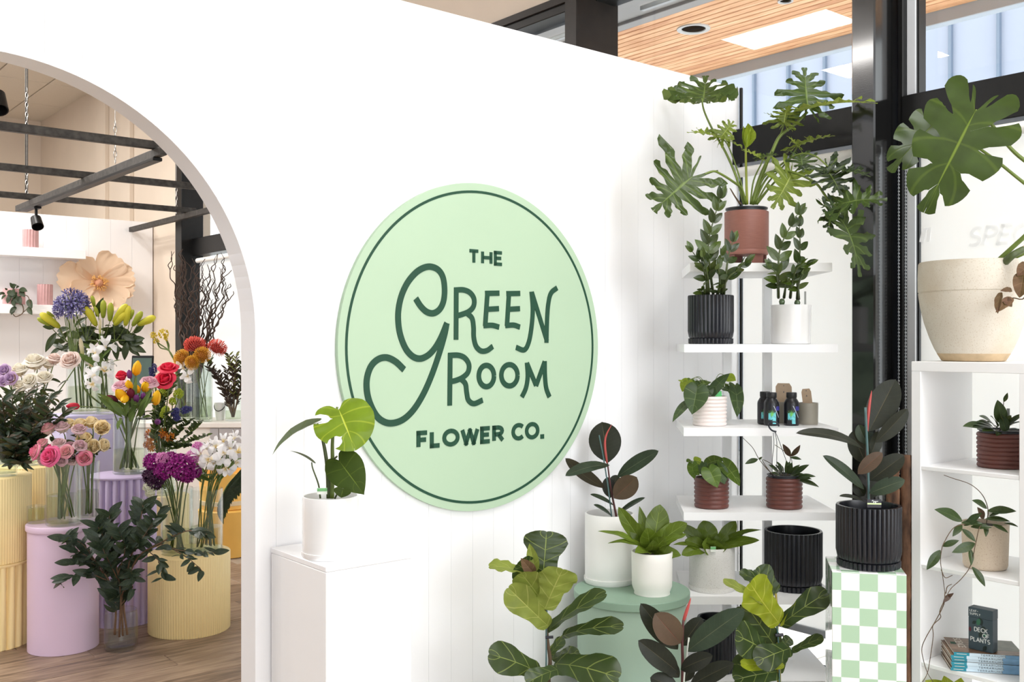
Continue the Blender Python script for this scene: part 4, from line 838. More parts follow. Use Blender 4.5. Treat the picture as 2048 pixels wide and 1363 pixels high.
# ---- third shelf
C = Crop(1320, 720, .2642, 4.10)
def hl(root, m, b, tip, w, n=(0, -1, .45), bend=.6, db=0, dt=-.02, fold=.14): return L_(root, C, 'heart', m, b, tip, w, n, bend, fold, .08, .02, 2, db, dt)
t = thing('potted_heartleaf_philodendron', 'heartleaf philodendron trailing from a blush ringed pot on the third corner shelf', 'plant', ppos(1419, 4.08, 1.1555)); pot_ringed(t, .0715, .120, 8, blush, .0695, soilz=.006)
for b, e, w, m, n, db, dt in (((285, 195), (242, 412), 185, lm_heartd, (-.15, -1, .3), -.07, -.10), ((215, 150), (168, 240), 100, lm_hearty, (-.6, -.8, .3), -.02, -.03), ((235, 145), (215, 205), 80, lm_heart, (-.3, -.8, .5), .0, .0), ((222, 310), (94, 470), 90, lm_heartd, (-.4, -.5, .6), -.05, -.09), ((390, 250), (530, 98), 120, lm_heartd, (-.4, -.6, .8), -.05, -.06), ((565, 195), (582, 432), 135, lm_heartd, (.5, -1, .3), -.02, -.05), ((520, 185), (600, 330), 110, lm_heart, (.4, -.8, .5), .0, -.03), ((505, 125), (575, 155), 90, lm_hearty, (.1, -.8, .5), .0, -.02), ((300, 190), (390, 165), 70, lm_heart, (0, -.5, 1), .0, .02), ((330, 170), (300, 150), 60, lm_heartd, (0, -.5, 1), .02, .04), ((350, 205), (395, 265), 90, lm_heartd, (.1, -.9, .5), -.05, -.07), ((460, 205), (420, 150), 80, lm_heart, (0, -.6, .9), .0, .02), ((480, 210), (540, 240), 70, lm_heartd, (.2, -.7, .8), -.03, -.05), ((300, 215), (270, 150), 70, lm_heartd, (0, -.7, .7), -.01, .01), ((175, 160), (135, 150), 16, lm_hearty, (0, -1, 0), -.02, -.02)):
    hl(t, m, b, e, w, n, .5, db, dt); S_(t, C, [(378, 262), ((b[0]+378)/2, min(b[1], 230)-15, db*.5), (b[0], b[1], db)], .0015, .001, st_green, 'petiole')
label_tag(t, C(442, 262, -.05), .027, .016, .1, plain('bright_green_tag', G(66, 190, 96), .4, .3, 120), tilt=-.15)
bot_m = plain('black_bottle_plastic', (.014, .014, .018), .3, .15, 12); cyan = plain('label_cyan_print', G(112, 206, 214), .4, .25, 120); lime = plain('label_leaf_print', G(112, 190, 96), .4, .2, 90); violet = plain('label_violet_print', G(58, 56, 140), .4, .1, 50)
def bottle(x, d, lab, rz=0):
    r = .0158*1.0; t = thing('feed_bottle', lab, 'bottle', ppos(x, d, 1.1555), rz, 'black plant feed bottles on the third shelf'); h = .136; r = .0307*.5*2.04
    part('body', MB().lathe([(r*.85, 0), (r*.97, .003), (r, .008), (r, .086), (r*.96, .094), (r*.70, .108), (r*.58, .113), (r*.58, .118), (0, .118)], 32), bot_m, t, 50)
    part('cap', MB().lathe([(r*.64, .1125), (r*.67, .114), (r*.67, .132), (r*.63, .1345), (0, .1345)], 40, (40, .0006, .115, .131, r*.65)), plain('black_cap', (.018, .018, .02), .45, .1, 12), t, 50)
    def wrap(name, poly, mat, off=.0006):
        lo = [V(((r+off)*sin(u), -(r+off)*cos(u), v)) for u, v in poly]; hi = [V((r*.98*sin(u), -r*.98*cos(u), v)) for u, v in poly]; n = len(poly)
        mb = MB(); mb.add(lo+hi, [tuple(range(n))]+[(i, i+n, (i+1) % n+n, (i+1) % n) for i in range(n)]); part(name, mb, mat, t)
    for k in range(6): u = -.75+k*.16; wrap('label_print', [(u, .028+.004*(k % 2)), (u+.1, .022-.004*abs(k-3)*0), (u+.2, .030), (u+.16, .052+.003*(k % 3)), (u+.02, .050)], cyan, .0006+.00003*k)
    wrap('label_print', [(-.2, .008), (.25, .008), (.22, .032), (-.25, .034)], cyan, .0009)
    for k in range(6): a = -.9+k*.36; u = -.35; wrap('label_leaf', [(u, .036), (u+.30*sin(a)-.055*cos(a), .036+.014*cos(a)+.002), (u+.62*sin(a), .038+.028*cos(a)), (u+.30*sin(a)+.055*cos(a), .036+.014*cos(a)-.002)], lime, .0011+.00003*k)
    for q in range(8): wrap('label_stripe', [(-.12+.0975*q, .081-.006*q), (-.05+.0975*q, .0815-.006*q), (.0475+.0975*q, .0755-.006*q), (-.0225+.0975*q, .075-.006*q)], plain('label_white_print', G(200, 206, 220), .4, .05, 60), .0010)
    for k in range(3): wrap('label_emblem', [(.38+.2*k+q*cos(s*pi/4)*.14, .070+.010*sin(s*pi/4)) for q in (1,) for s in range(8)], violet, .0007+.00004*k)
bottle(1547-5+1, 4.075, 'black plant feed bottle behind the hanger hook, middle one of the three', .1); bottle(1583, 4.075, 'black plant feed bottle standing alone in front of the grey clay cup'); bottle(1530, 4.135, 'black plant feed bottle mostly hidden, leftmost and rearmost of the three')
def clay_cup(x, d, lab, tw, th, rz, tx=0):
    t = thing('tagged_clay_cup', lab, 'pot', ppos(x, d, 1.1555)); saucer(t, .0385, .016, clay); pot_straight(t, .0392, .083, clay, .005, rb=.038, z0=.006, soilz=0, rim=.004)
    sh = [(-tw/2, 0), (tw/2, 0), (tw/2, th*.86), (tw*.36, th), (-tw*.36, th), (-tw/2, th*.86)]
    M = Matrix.Translation((tx, -.012, .06)) @ Matrix.Rotation(rz, 4, 'Y') @ Matrix.Rotation(-.18, 4, 'X')
    o = part('card_tag', MB().prism(sh, -.0006, .0006), kraft, t, M=M); part('tag_hole', MB().lathe([(0, 0), (.002, .0003)], 10), ink, o, M=Matrix.Translation((0, -.0007, th*.9)) @ Matrix.Rotation(pi/2, 4, 'X'))
    lt = MB(); text(lt, 'A', -.003, th*.62, .007, .0013, -.0010, -.0005); part('lettering', lt, ink, o)
clay_cup(1617, 4.13, 'small grey clay cup with saucer and a kraft tag, right end of the third shelf', .040, .088, -.07, -.004); clay_cup(1567, 4.20, 'small grey clay cup with a wide kraft tag, half hidden behind the feed bottles', .068, .108, .02)

# ---- fourth shelf
C = Crop(1320, 720, .2642, 4.08)
t = thing('potted_heartleaf_philodendron', 'heartleaf philodendron in a brown ringed pot at the left of the fourth corner shelf', 'plant', ppos(1423, 4.08, .8205)); pot_ringed(t, .0715, .122, 7, brown, .070, soilz=.006)
for b, e, w, m, n, db, dt in (((365, 812), (435, 966), 145, lm_heart, (.0, -1, .4), -.06, -.10), ((470, 765), (605, 955), 145, lm_heart, (.4, -.9, .5), -.02, -.06), ((350, 785), (490, 750), 130, lm_heart, (.1, -.6, .8), .02, .0), ((270, 770), (312, 745), 80, lm_hearty, (-.1, -.8, .6), .0, .0), ((245, 775), (262, 900), 90, lm_heart, (-.6, -.8, .2), -.03, -.05), ((300, 790), (340, 880), 80, lm_heartd, (-.2, -1, .3), -.02, -.04), ((430, 800), (490, 940), 130, lm_heartd, (.2, -1, .3), -.04, -.07), ((330, 770), (320, 820), 60, lm_heartd, (-.1, -.8, .6), .01, .0), ((235, 760), (200, 770), 60, lm_heart, (-.3, -.6, .8), -.02, -.03), ((400, 800), (460, 850), 90, lm_heartd, (0, -.7, .8), -.02, -.04), ((255, 830), (300, 870), 60, lm_heart, (-.3, -.9, .3), -.04, -.06)):
    hl(t, m, b, e, w, n, .5, db, dt); S_(t, C, [(390, 890), ((b[0]+390)/2, b[1]+20, db*.5), (b[0], b[1], db)], .0015, .001, st_green, 'petiole')
hoya_u = [unit_leaf('lance', .36, .45, .2, m) for m in (lm_hoya, lm_hoyab)]
def hoya(t, C, strands, leaves, wk=1.0):
    for pts in strands: S_(t, C, pts, .0016, .0011, st_brown, 'vine')
    for b, e, k, n in leaves: qleaf(t, hoya_u[k], C(b[0], b[1], b[2] if len(b) > 2 else -.03), C(e[0], e[1], e[2] if len(e) > 2 else -.05), n)
t = thing('hanging_hoya', 'hoya in a brown ringed hanging pot with its hook up, on the fourth corner shelf', 'plant', ppos(1568.5, 4.07, .8205)); pot_ringed(t, .0735, .124, 7, brown, .0725, liner=plain('dark_liner', (.03, .035, .045), .4, .1, 20), soilz=.006)
C = Crop(1320, 720, .2642, 4.04)
hk = plain('blue_black_hanger', (.018, .022, .035), .35, .1, 20)
for pts in ([(850, 895), (850, 760, -.06), (862, 640, -.12), (858, 545, -.13)], [(882, 880), (884, 740, -.06), (884, 620, -.12), (868, 540, -.13)], [(1000, 885, .05), (905, 620, -.10), (872, 540, -.13)]): S_(t, C, pts, .0012, .0012, hk, 'hanger_wire')
S_(t, C, [(880, 540, -.13), (850, 532, -.13), (830, 512, -.13), (822, 490, -.13), (835, 472, -.14), (868, 466, -.14), (892, 478, -.14), (900, 500, -.14)], .0035, .0030, hk, 'hanger_hook')
lv = []
for x, y, k in ((880, 765, 0), (955, 755, 0), (910, 790, 0), (1060, 790, 0), (1100, 810, 0), (1130, 790, 0), (1180, 880, 0), (1205, 960, 0), (1150, 900, 0), (1010, 870, 0), (1060, 850, 0), (840, 850, 0), (960, 880, 0), (900, 850, 0), (1090, 860, 0), (870, 790, 0), (820, 790, 0), (1000, 770, 0)): lv.append(((950+(x-950)*.35, 890+(y-890)*.25, -.02), (x, y, -.05), k, (.25*(x-950)/150, -.7, .8)))
lv += [((742, 748), (643, 785), 0, (0, -.8, .6)), ((748, 750), (775, 730), 0, (0, -1, .3)), ((988, 728), (928, 632), 1, (-.3, -1, .2)), ((990, 728), (1062, 640), 1, (.3, -1, .2)), ((985, 735), (1072, 752), 0, (0, -.8, .7)), ((985, 770), (960, 800), 0, FAC)]
hoya(t, C, [[(880, 890), (800, 810), (745, 740), (700, 660), (628, 588)], [(860, 880), (800, 800), (770, 750)], [(960, 890), (975, 800), (985, 730), (930, 680, -.06), (870, 640, -.12)], [(1010, 880), (1000, 780), (990, 728)], [(940, 880), (850, 790), (780, 750)]], lv)

# ---- fifth and sixth shelves
C = Crop(1340, 1000, .2663, 4.05)
t = thing('potted_rosette_plant', 'leafy green rosette plant in a speckled white pot with saucer on the fifth corner shelf', 'plant', ppos(1424, 4.075, .4875)); saucer(t, .0945, .020, pot_speck); pot_straight(t, .0925, .168, pot_speck, .006, z0=.010, soilz=.02, bottom_round=.014)
rosette(t, C, (315, 372), [(250, 150, 130, FAC, .2, .03), (80, 180, 80, (-.5, -.6, .6), .5, 0), (-20, 165, 60, (-.3, -.4, 1), .7, .02), (88, 412, 90, (-.4, -.6, .5), 1.0, -.06), (20, 335, 60, (-.3, -.4, .9), .7, -.04), (495, 155, 90, (.4, -.6, .7), .4, .03), (690, 222, 55, (.2, -.4, 1), .9, .0), (672, 300, 80, (.2, -.5, .9), .6, -.02), (180, 215, 110, (-.3, -.8, .5), .3, .0), (430, 250, 90, (.3, -.8, .6), .3, 0), (345, 300, 120, (0, -1, .5), .5, -.05), (440, 345, 80, (.3, -.8, .6), .6, -.06), (240, 330, 110, (-.2, -.9, .5), .5, -.06), (520, 245, 70, (.3, -.6, .8), .5, .02), (110, 300, 90, (-.3, -.7, .7), .6, -.03), (590, 330, 60, (.2, -.6, .8), .6, -.04)], lm_bird)
label_tag(t, C(324, 372, -.075), .022, .013, .05, tag_w, band=tag_g)
t = thing('ribbed_pot', 'empty black ribbed pot on the fifth corner shelf', 'pot', ppos(1586.5, 4.10, .4875)); pot_ribbed(t, .1165, .235, 38, 0)
t = thing('ribbed_pot', 'black ribbed pot on the lowest corner shelf behind the dark rubber plant', 'pot', ppos(1433, 4.09, .1525)); pot_ribbed(t, .079, .215, 30, 0)

# ---- rubber plant on the checkerboard plinth
C = Crop(1580, 720, .3228, 3.38)
t = thing('potted_rubber_plant', 'rubber plant in a black ribbed pot on the checkerboard plinth', 'plant', ppos(1737, 3.385, .7381)); pot_ribbed(t, .1065, .206, 40, .03)
S_(t, C, [(488, 910), (484, 760), (475, 600), (478, 480), (478, 370)], .006, .004, st_red); S_(t, C, [(488, 905, -.015), (484, 700, -.015), (475, 480, -.015), (467, 292, -.015)], .0045, .0045, stake_m, 'stake')
L_(t, C, 'rubber', lm_rub, (490, 440), (655, 118), 185, (-.2, -1, .15), -.15, .12, 0, 0, 4, .01, .02); L_(t, C, 'rubber', lm_rub, (530, 510), (730, 300), 110, (.5, -.8, .4), .2, .25, 0, 0, 4, .0, -.02); L_(t, C, 'rubber', lm_rub, (455, 550), (35, 452), 95, (.1, -.7, .9), .75, .2, 0, 0, 4, 0, -.06)
L_(t, C, 'rubber', lm_rub, (470, 640), (385, 440), 125, (-.4, -.9, .2), .4, .2, 0, 0, 4, .03, .03); L_(t, C, 'rubber', lm_rubg, (478, 520), (425, 398), 80, (-.5, -.8, .2), .3, .3, 0, 0, 4, .0, .0); L_(t, C, 'rubber', lm_rub, (495, 600), (545, 440), 100, (.4, -.9, .1), .3, .2, 0, 0, 4, .03, .04); L_(t, C, 'rubber', lm_rubb, (420, 705), (572, 572), 90, (-.1, -.9, .5), .3, .15, 0, 0, 4, -.05, -.07)
L_(t, C, 'rubber', lm_rub, (495, 745), (708, 588), 125, (.1, -.9, .6), .35, .15, 0, 0, 4, -.01, -.04); L_(t, C, 'rubber', lm_rubg, (460, 800), (202, 590), 85, (-.3, -.7, .7), .3, .25, 0, 0, 4, 0, -.04); L_(t, C, 'rubber', lm_rubg, (490, 825), (712, 740), 100, (.1, -.9, .6), .3, .15, 0, 0, 4, -.03, -.06); L_(t, C, 'rubber', lm_rub, (475, 885), (305, 842), 55, (0, -.4, 1), .6, .2, 0, 0, 4, -.02, -.05)
L_(t, C, 'rubber', lm_rub, (480, 850), (550, 745), 90, FAC, .3, .15, 0, 0, 4, .02, .03); L_(t, C, 'rubber', lm_rub, (460, 840), (400, 760), 80, (-.3, -1, .2), .3, .15, 0, 0, 4, .02, .02)
part('sheath', MB().tube([p-V(t.location) for p in cat_rom([C(478, 470, -.008), C(482, 370, -.01), C(490, 290, -.01), C(506, 188, -.005)], 4)], [.0055*q for q in (.5, .6, .7, .8, .9, 1, 1, 1, .95, .85, .7, .5, .1)], 7), sheath_red, t, 180, 'red leaf sheath')
o = label_tag(t, C(522, 893, -.092), .045, .017, -.1, plain('black_care_tag', (.02, .02, .03), .4, .1, 30), 'low', band=plain('pale_green_band', G(206, 222, 170), .5, .03, 30)); lt = MB(); stroke(lt, [(p.x, p.y) for p in cat_rom([(-.008, .011, 0), (-.004, .014, 0), (-.002, .006, 0), (.002, .012, 0), (.004, .004, 0), (.006, .011, 0), (.010, .010, 0), (.012, .012, 0)], 4)], .0016, -.0012, -.0006); part('lettering', lt, wi, o)
# bark slab behind
bk = thing('bark_slab', 'rough brown bark slab leaning behind the checkerboard plinth', 'bark', (1.388, 3.60, 0), -.35)
m, T, N, L, B = nodes('bark'); n = noise(N, L, 30, 8, sc=(1, 1, .3)); L.new(ramp(N, L, n, [(.3, G(52, 36, 26)), (.55, G(104, 74, 54)), (.75, G(138, 104, 78))]), B.inputs['Base Color']); B.inputs['Roughness'].default_value = .95
b = N.new('ShaderNodeBump'); b.inputs['Strength'].default_value = 1; b.inputs['Distance'].default_value = .006; L.new(n, b.inputs['Height']); L.new(b.outputs[0], B.inputs['Normal'])
for x0, x1, h, y in ((-.035, .012, 1.065, 0), (.014, .055, 1.085, .012)):
    mb = MB(); nx, nz = 5, 40; rr = random.Random(int(h*1000)); vs = []; fs = []
    for j in range(nz+1):
        for i in range(2*(nx+1)):
            a = 2*pi*i/(2*(nx+1)); w = (x1-x0)/2*(1+.12*rr.uniform(-1, 1)); vs.append(((x0+x1)/2+w*cos(a), y+.022*sin(a)*(1+.25*rr.uniform(-1, 1)), h*j/nz+(.008*rr.uniform(-1, 1) if j else 0)))
    k = 2*(nx+1)
    for j in range(nz):
        for i in range(k): fs.append((j*k+i, j*k+(i+1) % k, (j+1)*k+(i+1) % k, (j+1)*k+i))
    fs += [tuple(range(k-1, -1, -1)), tuple(range(nz*k, nz*k+k))]; part('bark_strip', mb.add(vs, fs), m, bk, 180)

# ---- big cream planter with monstera
pp = ppos(1946.5, 3.60, 1.4275)
t = thing('potted_monstera', 'monstera with huge split leaves in the big cream planter on top of the cube shelving', 'plant', pp)
part('pot', MB().lathe([(.100, 0), (.1065, .002), (.115, .016), (.1222, .028)], 64), stain_m, t, 40, 'water stained foot of the planter')
part('pot', MB().lathe([(.1215, .0275), (.131, .045), (.1465, .082), (.166, .140), (.179, .197), (.1845, .235), (.1852, .2455), (.1835, .247), (.1840, .249), (.1865, .2515), (.187, .30), (.185, .352), (.181, .358), (.174, .358), (.170, .35), (.168, .31), (0, .31)], 72), planter_m, t, 40); soil(t, .1685, .32)
C = Crop(1700, 120, .4549, 3.38)
def monbig(b, e, w, n, m, k, bend, db, dt, fold=.12):
    fl = lobed_flat([(0, .04), (.24, -.26), (.60, -.36), (.95, -.10), (1.05, .16), (1, .42), (.80, .68), (.46, .90), (.15, .99), (0, 1)], 6, lambda r: .24*sstep(.42, .56, r)+.05*sstep(.6, 1, r), .12, 12, 6, seed=k, tipw=.10)
    return L_(t, C, 'heart', m, b, e, w, n, bend, fold, .05, .05, 3, db, dt, fl)
monbig((552, 222), (325, 672), 420, (-.25, -1, .28), lm_mon, 5, .45, -.02, -.10); monbig((395, 260), (175, 492), 240, (-.2, -.9, .5), lm_mond, 8, .5, .16, .12)
stem(t, [pp+V((.04, .02, .31)), C(900, 640, .1), C(890, 520, .02), C(765, 440), C(690, 370), C(600, 255), C(552, 222, -.015)], .0085, .005, st_green, 8, 'petiole'); stem(t, [pp+V((.02, .05, .31)), C(930, 760, .15), C(900, 640, .1), C(765, 540, .06), C(640, 440, .08), C(500, 340, .12), C(400, 265, .165)], .008, .004, st_green, 8, 'petiole')
C = Crop(1700, 120, .4549, 3.40)
stem(t, [pp+V((.035, -.09, .31)), C(700, 870, 0), C(745, 840), C(770, 828)], .014, .011, st_dark, 9, 'cut_stem'); part('cut_end', MB().lathe([(0, 0), (.011, .001), (.012, .006), (.006, .010), (0, .008)], 10), stain_m, t, 180, M=Matrix.Translation(C(772, 827)-pp))
stem(t, [pp+V((.16, -.05, .33)), C(790, 900, -.01), C(770, 1040, -.03), C(715, 1045, -.03)], .003, .002, st_brown, 6, 'withered_stem')
for b, e, w, n in (((765, 930), (745, 1045), 75, (-.5, -1, .2)), ((715, 1045), (640, 1110), 40, (-.5, -1, .3)), ((712, 1012), (660, 1015), 26, (0, -1, .5)), ((665, 1020), (650, 1115), 34, (-.8, -.6, 0)), ((670, 1050), (712, 1085), 40, (.2, -1, .2)), ((790, 900), (735, 950), 60, (-.3, -.8, .5))): L_(t, C, 'ovate', lm_dry, b, e, w, n, .7, .4, 0, .12, 3, -.03, -.04)

# ---- hoyas in the cube shelving
C = Crop(1580, 720, .3228, 3.47)
t = thing('potted_hoya', 'bushy hoya in a brown ringed pot in the upper cube of the white shelving', 'plant', ppos(2003, 3.515, 1.0555)); pot_ringed(t, .082, .122, 8, brown, .0805, liner=MATS['dark_liner'], soilz=.006)
lv = []
for x, y, w in ((1070, 410, 0), (1130, 395, 0), (1130, 412, 0), (1170, 345, 0), (1190, 440, 0), (1280, 470, 0), (1240, 345, 0), (1400, 345, 0), (1440, 380, 0), (1420, 430, 0), (1350, 440, 0), (1220, 380, 0), (1300, 330, 0), (1370, 340, 0), (1460, 330, 0), (1160, 380, 0), (1390, 400, 0)): lv.append(((1300+(x-1300)*.25, 430+(y-430)*.2, 0), (x, y, -.05), 0, (.3*(x-1300)/150, -.7, .8)))
hoya(t, C, [[(1300, 440), (1305, 380), (1320, 300), (1325, 240)], [(1310, 440), (1350, 380), (1390, 350)]], lv+[((1325, 258), (1348, 200), 0, (-.3, -1, 0))])
L_(t, C, 'ovate', lm_hoya, (1310, 390), (1285, 245), 82, (-.1, -1, .2), .3, .15, 0, 0, 3, -.02, -.02); L_(t, C, 'ovate', lm_hoya, (1340, 440), (1300, 330), 66, FAC, .3, .15, 0, 0, 3, -.03, -.03)
label_tag(t, C(1352, 330, .0), .012, .018, .2, MATS['grey_plastic_tag'])
t = thing('potted_hoya', 'trailing hoya in a beige speckled pot in the middle cube of the white shelving', 'plant', ppos(1970.5, 3.505, .7045)); pot_straight(t, .0775, .158, beige_speck, .006, rb=.073, soilz=.015, bottom_round=.012)
C = Crop(1640, 1000, .2663, 3.42)
lv = [((1070, 155), (858, 68), 0, (-.1, -.8, .6)), ((1255, 60), (1140, 0), 0, (0, -.8, .6)), ((1255, 80), (1475, 82), 0, (0, -.8, .7)), ((1240, 140), (1430, 160), 0, (.2, -.6, .8)), ((1100, 170), (1220, 95), 0, (0, -.7, .8)), ((1080, 190), (1200, 120), 0, (-.1, -.8, .6)), ((1060, 170), (1230, 180), 0, (0, -.7, .8)), ((1240, 170), (1245, 275), 0, FAC), ((1290, 180), (1415, 245), 0, (.2, -.7, .6)), ((1230, 140), (1180, 50), 1, FAC), ((1380, 170), (1490, 200), 0, (.2, -.6, .8)), ((1270, 120), (1375, 88), 0, (.1, -.7, .8)), ((1130, 200), (1290, 205), 0, (0, -.7, .7)),
      ((1065, 180), (995, 272), 0, (-.5, -1, .2)), ((1062, 212), (1170, 312), 0, (.2, -1, .3)), ((915, 345), (1045, 300), 0, (0, -1, .5)), ((1165, 322), (990, 392), 0, (0, -1, .4)), ((1120, 350), (1135, 490), 0, (.3, -1, .1)), ((905, 372), (800, 522), 0, (-.4, -1, .2)), ((1140, 498), (1240, 648), 0, (.3, -1, .2)), ((985, 700), (922, 768), 1, (-.3, -1, .2)), ((940, 735), (1005, 695), 1, (0, -1, .3))]
hoya(t, C, [[(1230, 180), (1090, 180, -.03), (1000, 210, -.06), (930, 320, -.08), (912, 380, -.08), (905, 460, -.08), (920, 560, -.08), (938, 690, -.08)], [(1220, 180), (1195, 210, -.06), (1170, 320, -.08), (1130, 490, -.08), (1060, 590, -.08), (985, 660, -.08), (945, 730, -.08)], [(938, 690, -.08), (930, 780, -.08), (870, 900, -.08), (795, 1030, -.08), (765, 1110, -.08), (775, 1190, -.08), (805, 1290, -.08), (850, 1363, -.08)], [(945, 730, -.08), (900, 830, -.08), (905, 880, -.08), (848, 940, -.08), (850, 1020, -.08), (825, 1200, -.08), (805, 1300, -.08), (770, 1363, -.08)], [(1250, 170), (1262, 70, -.02), (1220, -40, -.02), (1130, -120, -.02), (1000, -165, -.02), (930, -190, -.02)], [(910, 520, -.08), (940, 580, -.08), (995, 562, -.08)], [(945, 700, -.08), (955, 650, -.08), (990, 628, -.08)]], [(b+((-.07,) if b[1] > 200 or b[0] < 1000 else (-.02,)), e+((-.085,) if b[1] > 200 or b[0] < 1000 else (-.05,)), k, n) for b, e, k, n in lv])
label_tag(t, C(1285, 120, .06), .026, .02, 0, tag_w)
t = thing('potted_broad_leaf_plant', 'plant with broad yellow green leaves in the bottom cube of the white shelving', 'plant', ppos(1905, 3.62, .0355)); pot_straight(t, .075, .13, pot_matt, .006, soilz=.02)
C = Crop(1640, 1000, .2663, 3.56)
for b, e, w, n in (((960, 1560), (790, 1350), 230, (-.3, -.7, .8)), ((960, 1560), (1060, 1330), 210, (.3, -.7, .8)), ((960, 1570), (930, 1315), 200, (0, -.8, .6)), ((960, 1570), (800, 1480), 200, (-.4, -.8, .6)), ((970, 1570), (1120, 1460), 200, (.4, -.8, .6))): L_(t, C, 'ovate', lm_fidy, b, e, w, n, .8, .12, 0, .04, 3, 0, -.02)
stem(t, [V(t.location)+V((0, 0, .1)), C(960, 1570)], .006, .004, st_green)
# ---------------------------------------------------------------- flower room: wall panel, shelves, frame
pw = struct('wall_panel', MB().box(-2.5, AW-.01, 10.69, 10.76, 0, 2.77), white_wall)
for i in range(18):
    part('plank', MB().box(AW-.01-.22*(i+1), AW-.012-.22*i, 10.685, 10.69, .0, 2.77, .0008), white_wall, pw)
def on_b(x, y, b): u = (x-CX)/F; d = b/(cos(TH)-sin(TH)*u); return P(x, y, d)
def ab(p): return p.dot(AX), p.dot(BX)
sh1 = on_b(172, 512, 10.4); z1 = sh1.z; a1 = ab(sh1)[0]
for k, (x, y, lab) in enumerate(((172, 500, 'upper white floating shelf on the flower room panel'), (166, 611, 'lower white floating shelf on the flower room panel beside the paper flower'))):
    q = on_b(x, y, 10.42); t = thing('floating_shelf', lab, 'shelf', R(-2.4, 10.42, q.z-.09), TH); part('board', MB().box(0, ab(q)[0]+2.4, 0, .262, 0, .09, .003), white_satin, t); part('bracket', MB().box(.3, .34, .22, .262, -.05, 0, .002), white_satin, t)
pinkv = plain('dusty_pink_ceramic', G(200, 158, 158), .5, .05, 20)
for x, y, w, h, lab in ((61, 499.5, 30, 40, 'dusty pink fluted vase on the upper floating shelf'), (90, 610.5, 29, 42, 'dusty pink fluted vase on the lower floating shelf')):
    q = on_b(x, y, 10.53); s = q.length/F; t = thing('fluted_vase', lab, 'vase', q, TH); r = w/2*q.y/F; hh = h*q.y/F
    part('body', MB().lathe([(r*.9, 0), (r, .006), (r, hh-.005), (r*.97, hh), (r*.9, hh), (r*.9, .02), (0, .02)], 96, (16, r*.12, .004, hh-.004, r*.95)), pinkv, t, 50)
q = on_b(28, 610.5, 10.53); t = thing('trailing_plant', 'dark green trailing plant in a small pot at the left of the lower floating shelf', 'plant', q)
pot_straight(t, .10, .16, pinkv, .008); C = Crop(0, 560, .1614, q.y-.1)
dkl = unit_leaf('ovate', .55, .5, .15, leafmat('dark_trailing_leaf', G(44, 56, 36), G(60, 74, 48), G(60, 74, 52), .5, 4, .95, .05), True)
for x, y, e, f in ((140, 80, 210, 60), (180, 100, 120, 30), (90, 120, 60, 95), (200, 90, 240, 80), (60, 170, 0, 150), (70, 180, 20, 240), (140, 150, 110, 260), (180, 170, 220, 290), (240, 110, 340, 140), (250, 130, 310, 210), (220, 200, 260, 310), (120, 200, 90, 290), (160, 230, 190, 330), (350, 240, 400, 350), (350, 330, 400, 430), (180, 350, 140, 430), (200, 330, 120, 410), (160, 110, 190, 190), (100, 130, 170, 200), (210, 150, 150, 230), (40, 150, -20, 190), (230, 230, 180, 300)):
    qleaf(t, dkl, C(x, y), C(e, f, -.03), (rnd.uniform(-.4, .4), -1, rnd.uniform(.1, .6)))
S_(t, C, [(160, 250), (270, 300), (285, 400), (200, 450), (160, 420)], .006, .004, st_brown, 'vine'); S_(t, C, [(240, 200), (330, 190, -.02), (370, 260, -.02), (380, 380, -.02)], .005, .003, st_brown, 'vine'); S_(t, C, [(285, 400), (340, 350), (360, 330)], .004, .003, st_brown, 'vine')
# giant paper flower
q = on_b(193, 566, 10.60); t = thing('paper_flower', 'giant peach paper flower mounted on the white panel', 'decoration', q, TH)
peach = petalmat('peach_paper', G(240, 214, 186), G(222, 170, 122), .8, .2, .0, .45); pc = plain('paper_flower_heart', G(206, 148, 116), .8, .1, 30); ps = plain('paper_stamen', G(226, 172, 100), .7, .15, 30)
s = q.y/F
for i, (ang, ln, w) in enumerate(((58, 66, 66), (128, 58, 44), (172, 80, 66), (20, 72, 52), (-8, 70, 46), (-42, 62, 58), (-82, 50, 46), (-120, 52, 46), (205, 60, 48))):
    mb = MB(); n, mN = 10, 10; vs = []; fs = []; uv = []
    for a in range(n+1):
        v = a/n
        for b in range(mN+1):
            u = b/mN*2-1; hw = w*s*(.16+.84*sin(min(1, v*1.15)*pi/2)**1.1)*.5*(1 if v < .8 else 1-.35*((v-.8)/.2)**2)
            le = ln*s*v*(1-.06*u*u*v+.03*sin(u*9+i)*v)
            vs.append((le, -.02-.055*v*v-.012*(i % 3)-.010*sin(u*14+i)*v-.03*u*u*v, u*hw)); uv.append((b/mN, v))
    for a in range(n):
        for b in range(mN): k = a*(mN+1)+b; fs.append((k, k+1, k+mN+2, k+mN+1))
    part('petal', mb.add(vs, fs, uv), peach, t, 180, M=Matrix.Rotation(-radians(ang), 4, 'Y'))
part('heart', MB().lathe([(0, .05), (.03, .045), (.045, .02), (.045, 0)], 20), pc, t, 180, M=Matrix.Translation((0, -.06, 0)) @ Matrix.Rotation(pi/2, 4, 'X'))
mb = MB()
for k in range(46): a = rnd.random()*6.28; r = .05+.05*rnd.random(); mb.tube([(0.03*cos(a), -.05, .03*sin(a)), (r*.7*cos(a), -.10, r*.7*sin(a)), (r*cos(a), -.105, r*sin(a))], [.003, .003, .006], 4)
part('stamens', mb, ps, t, 180, kind='stuff')
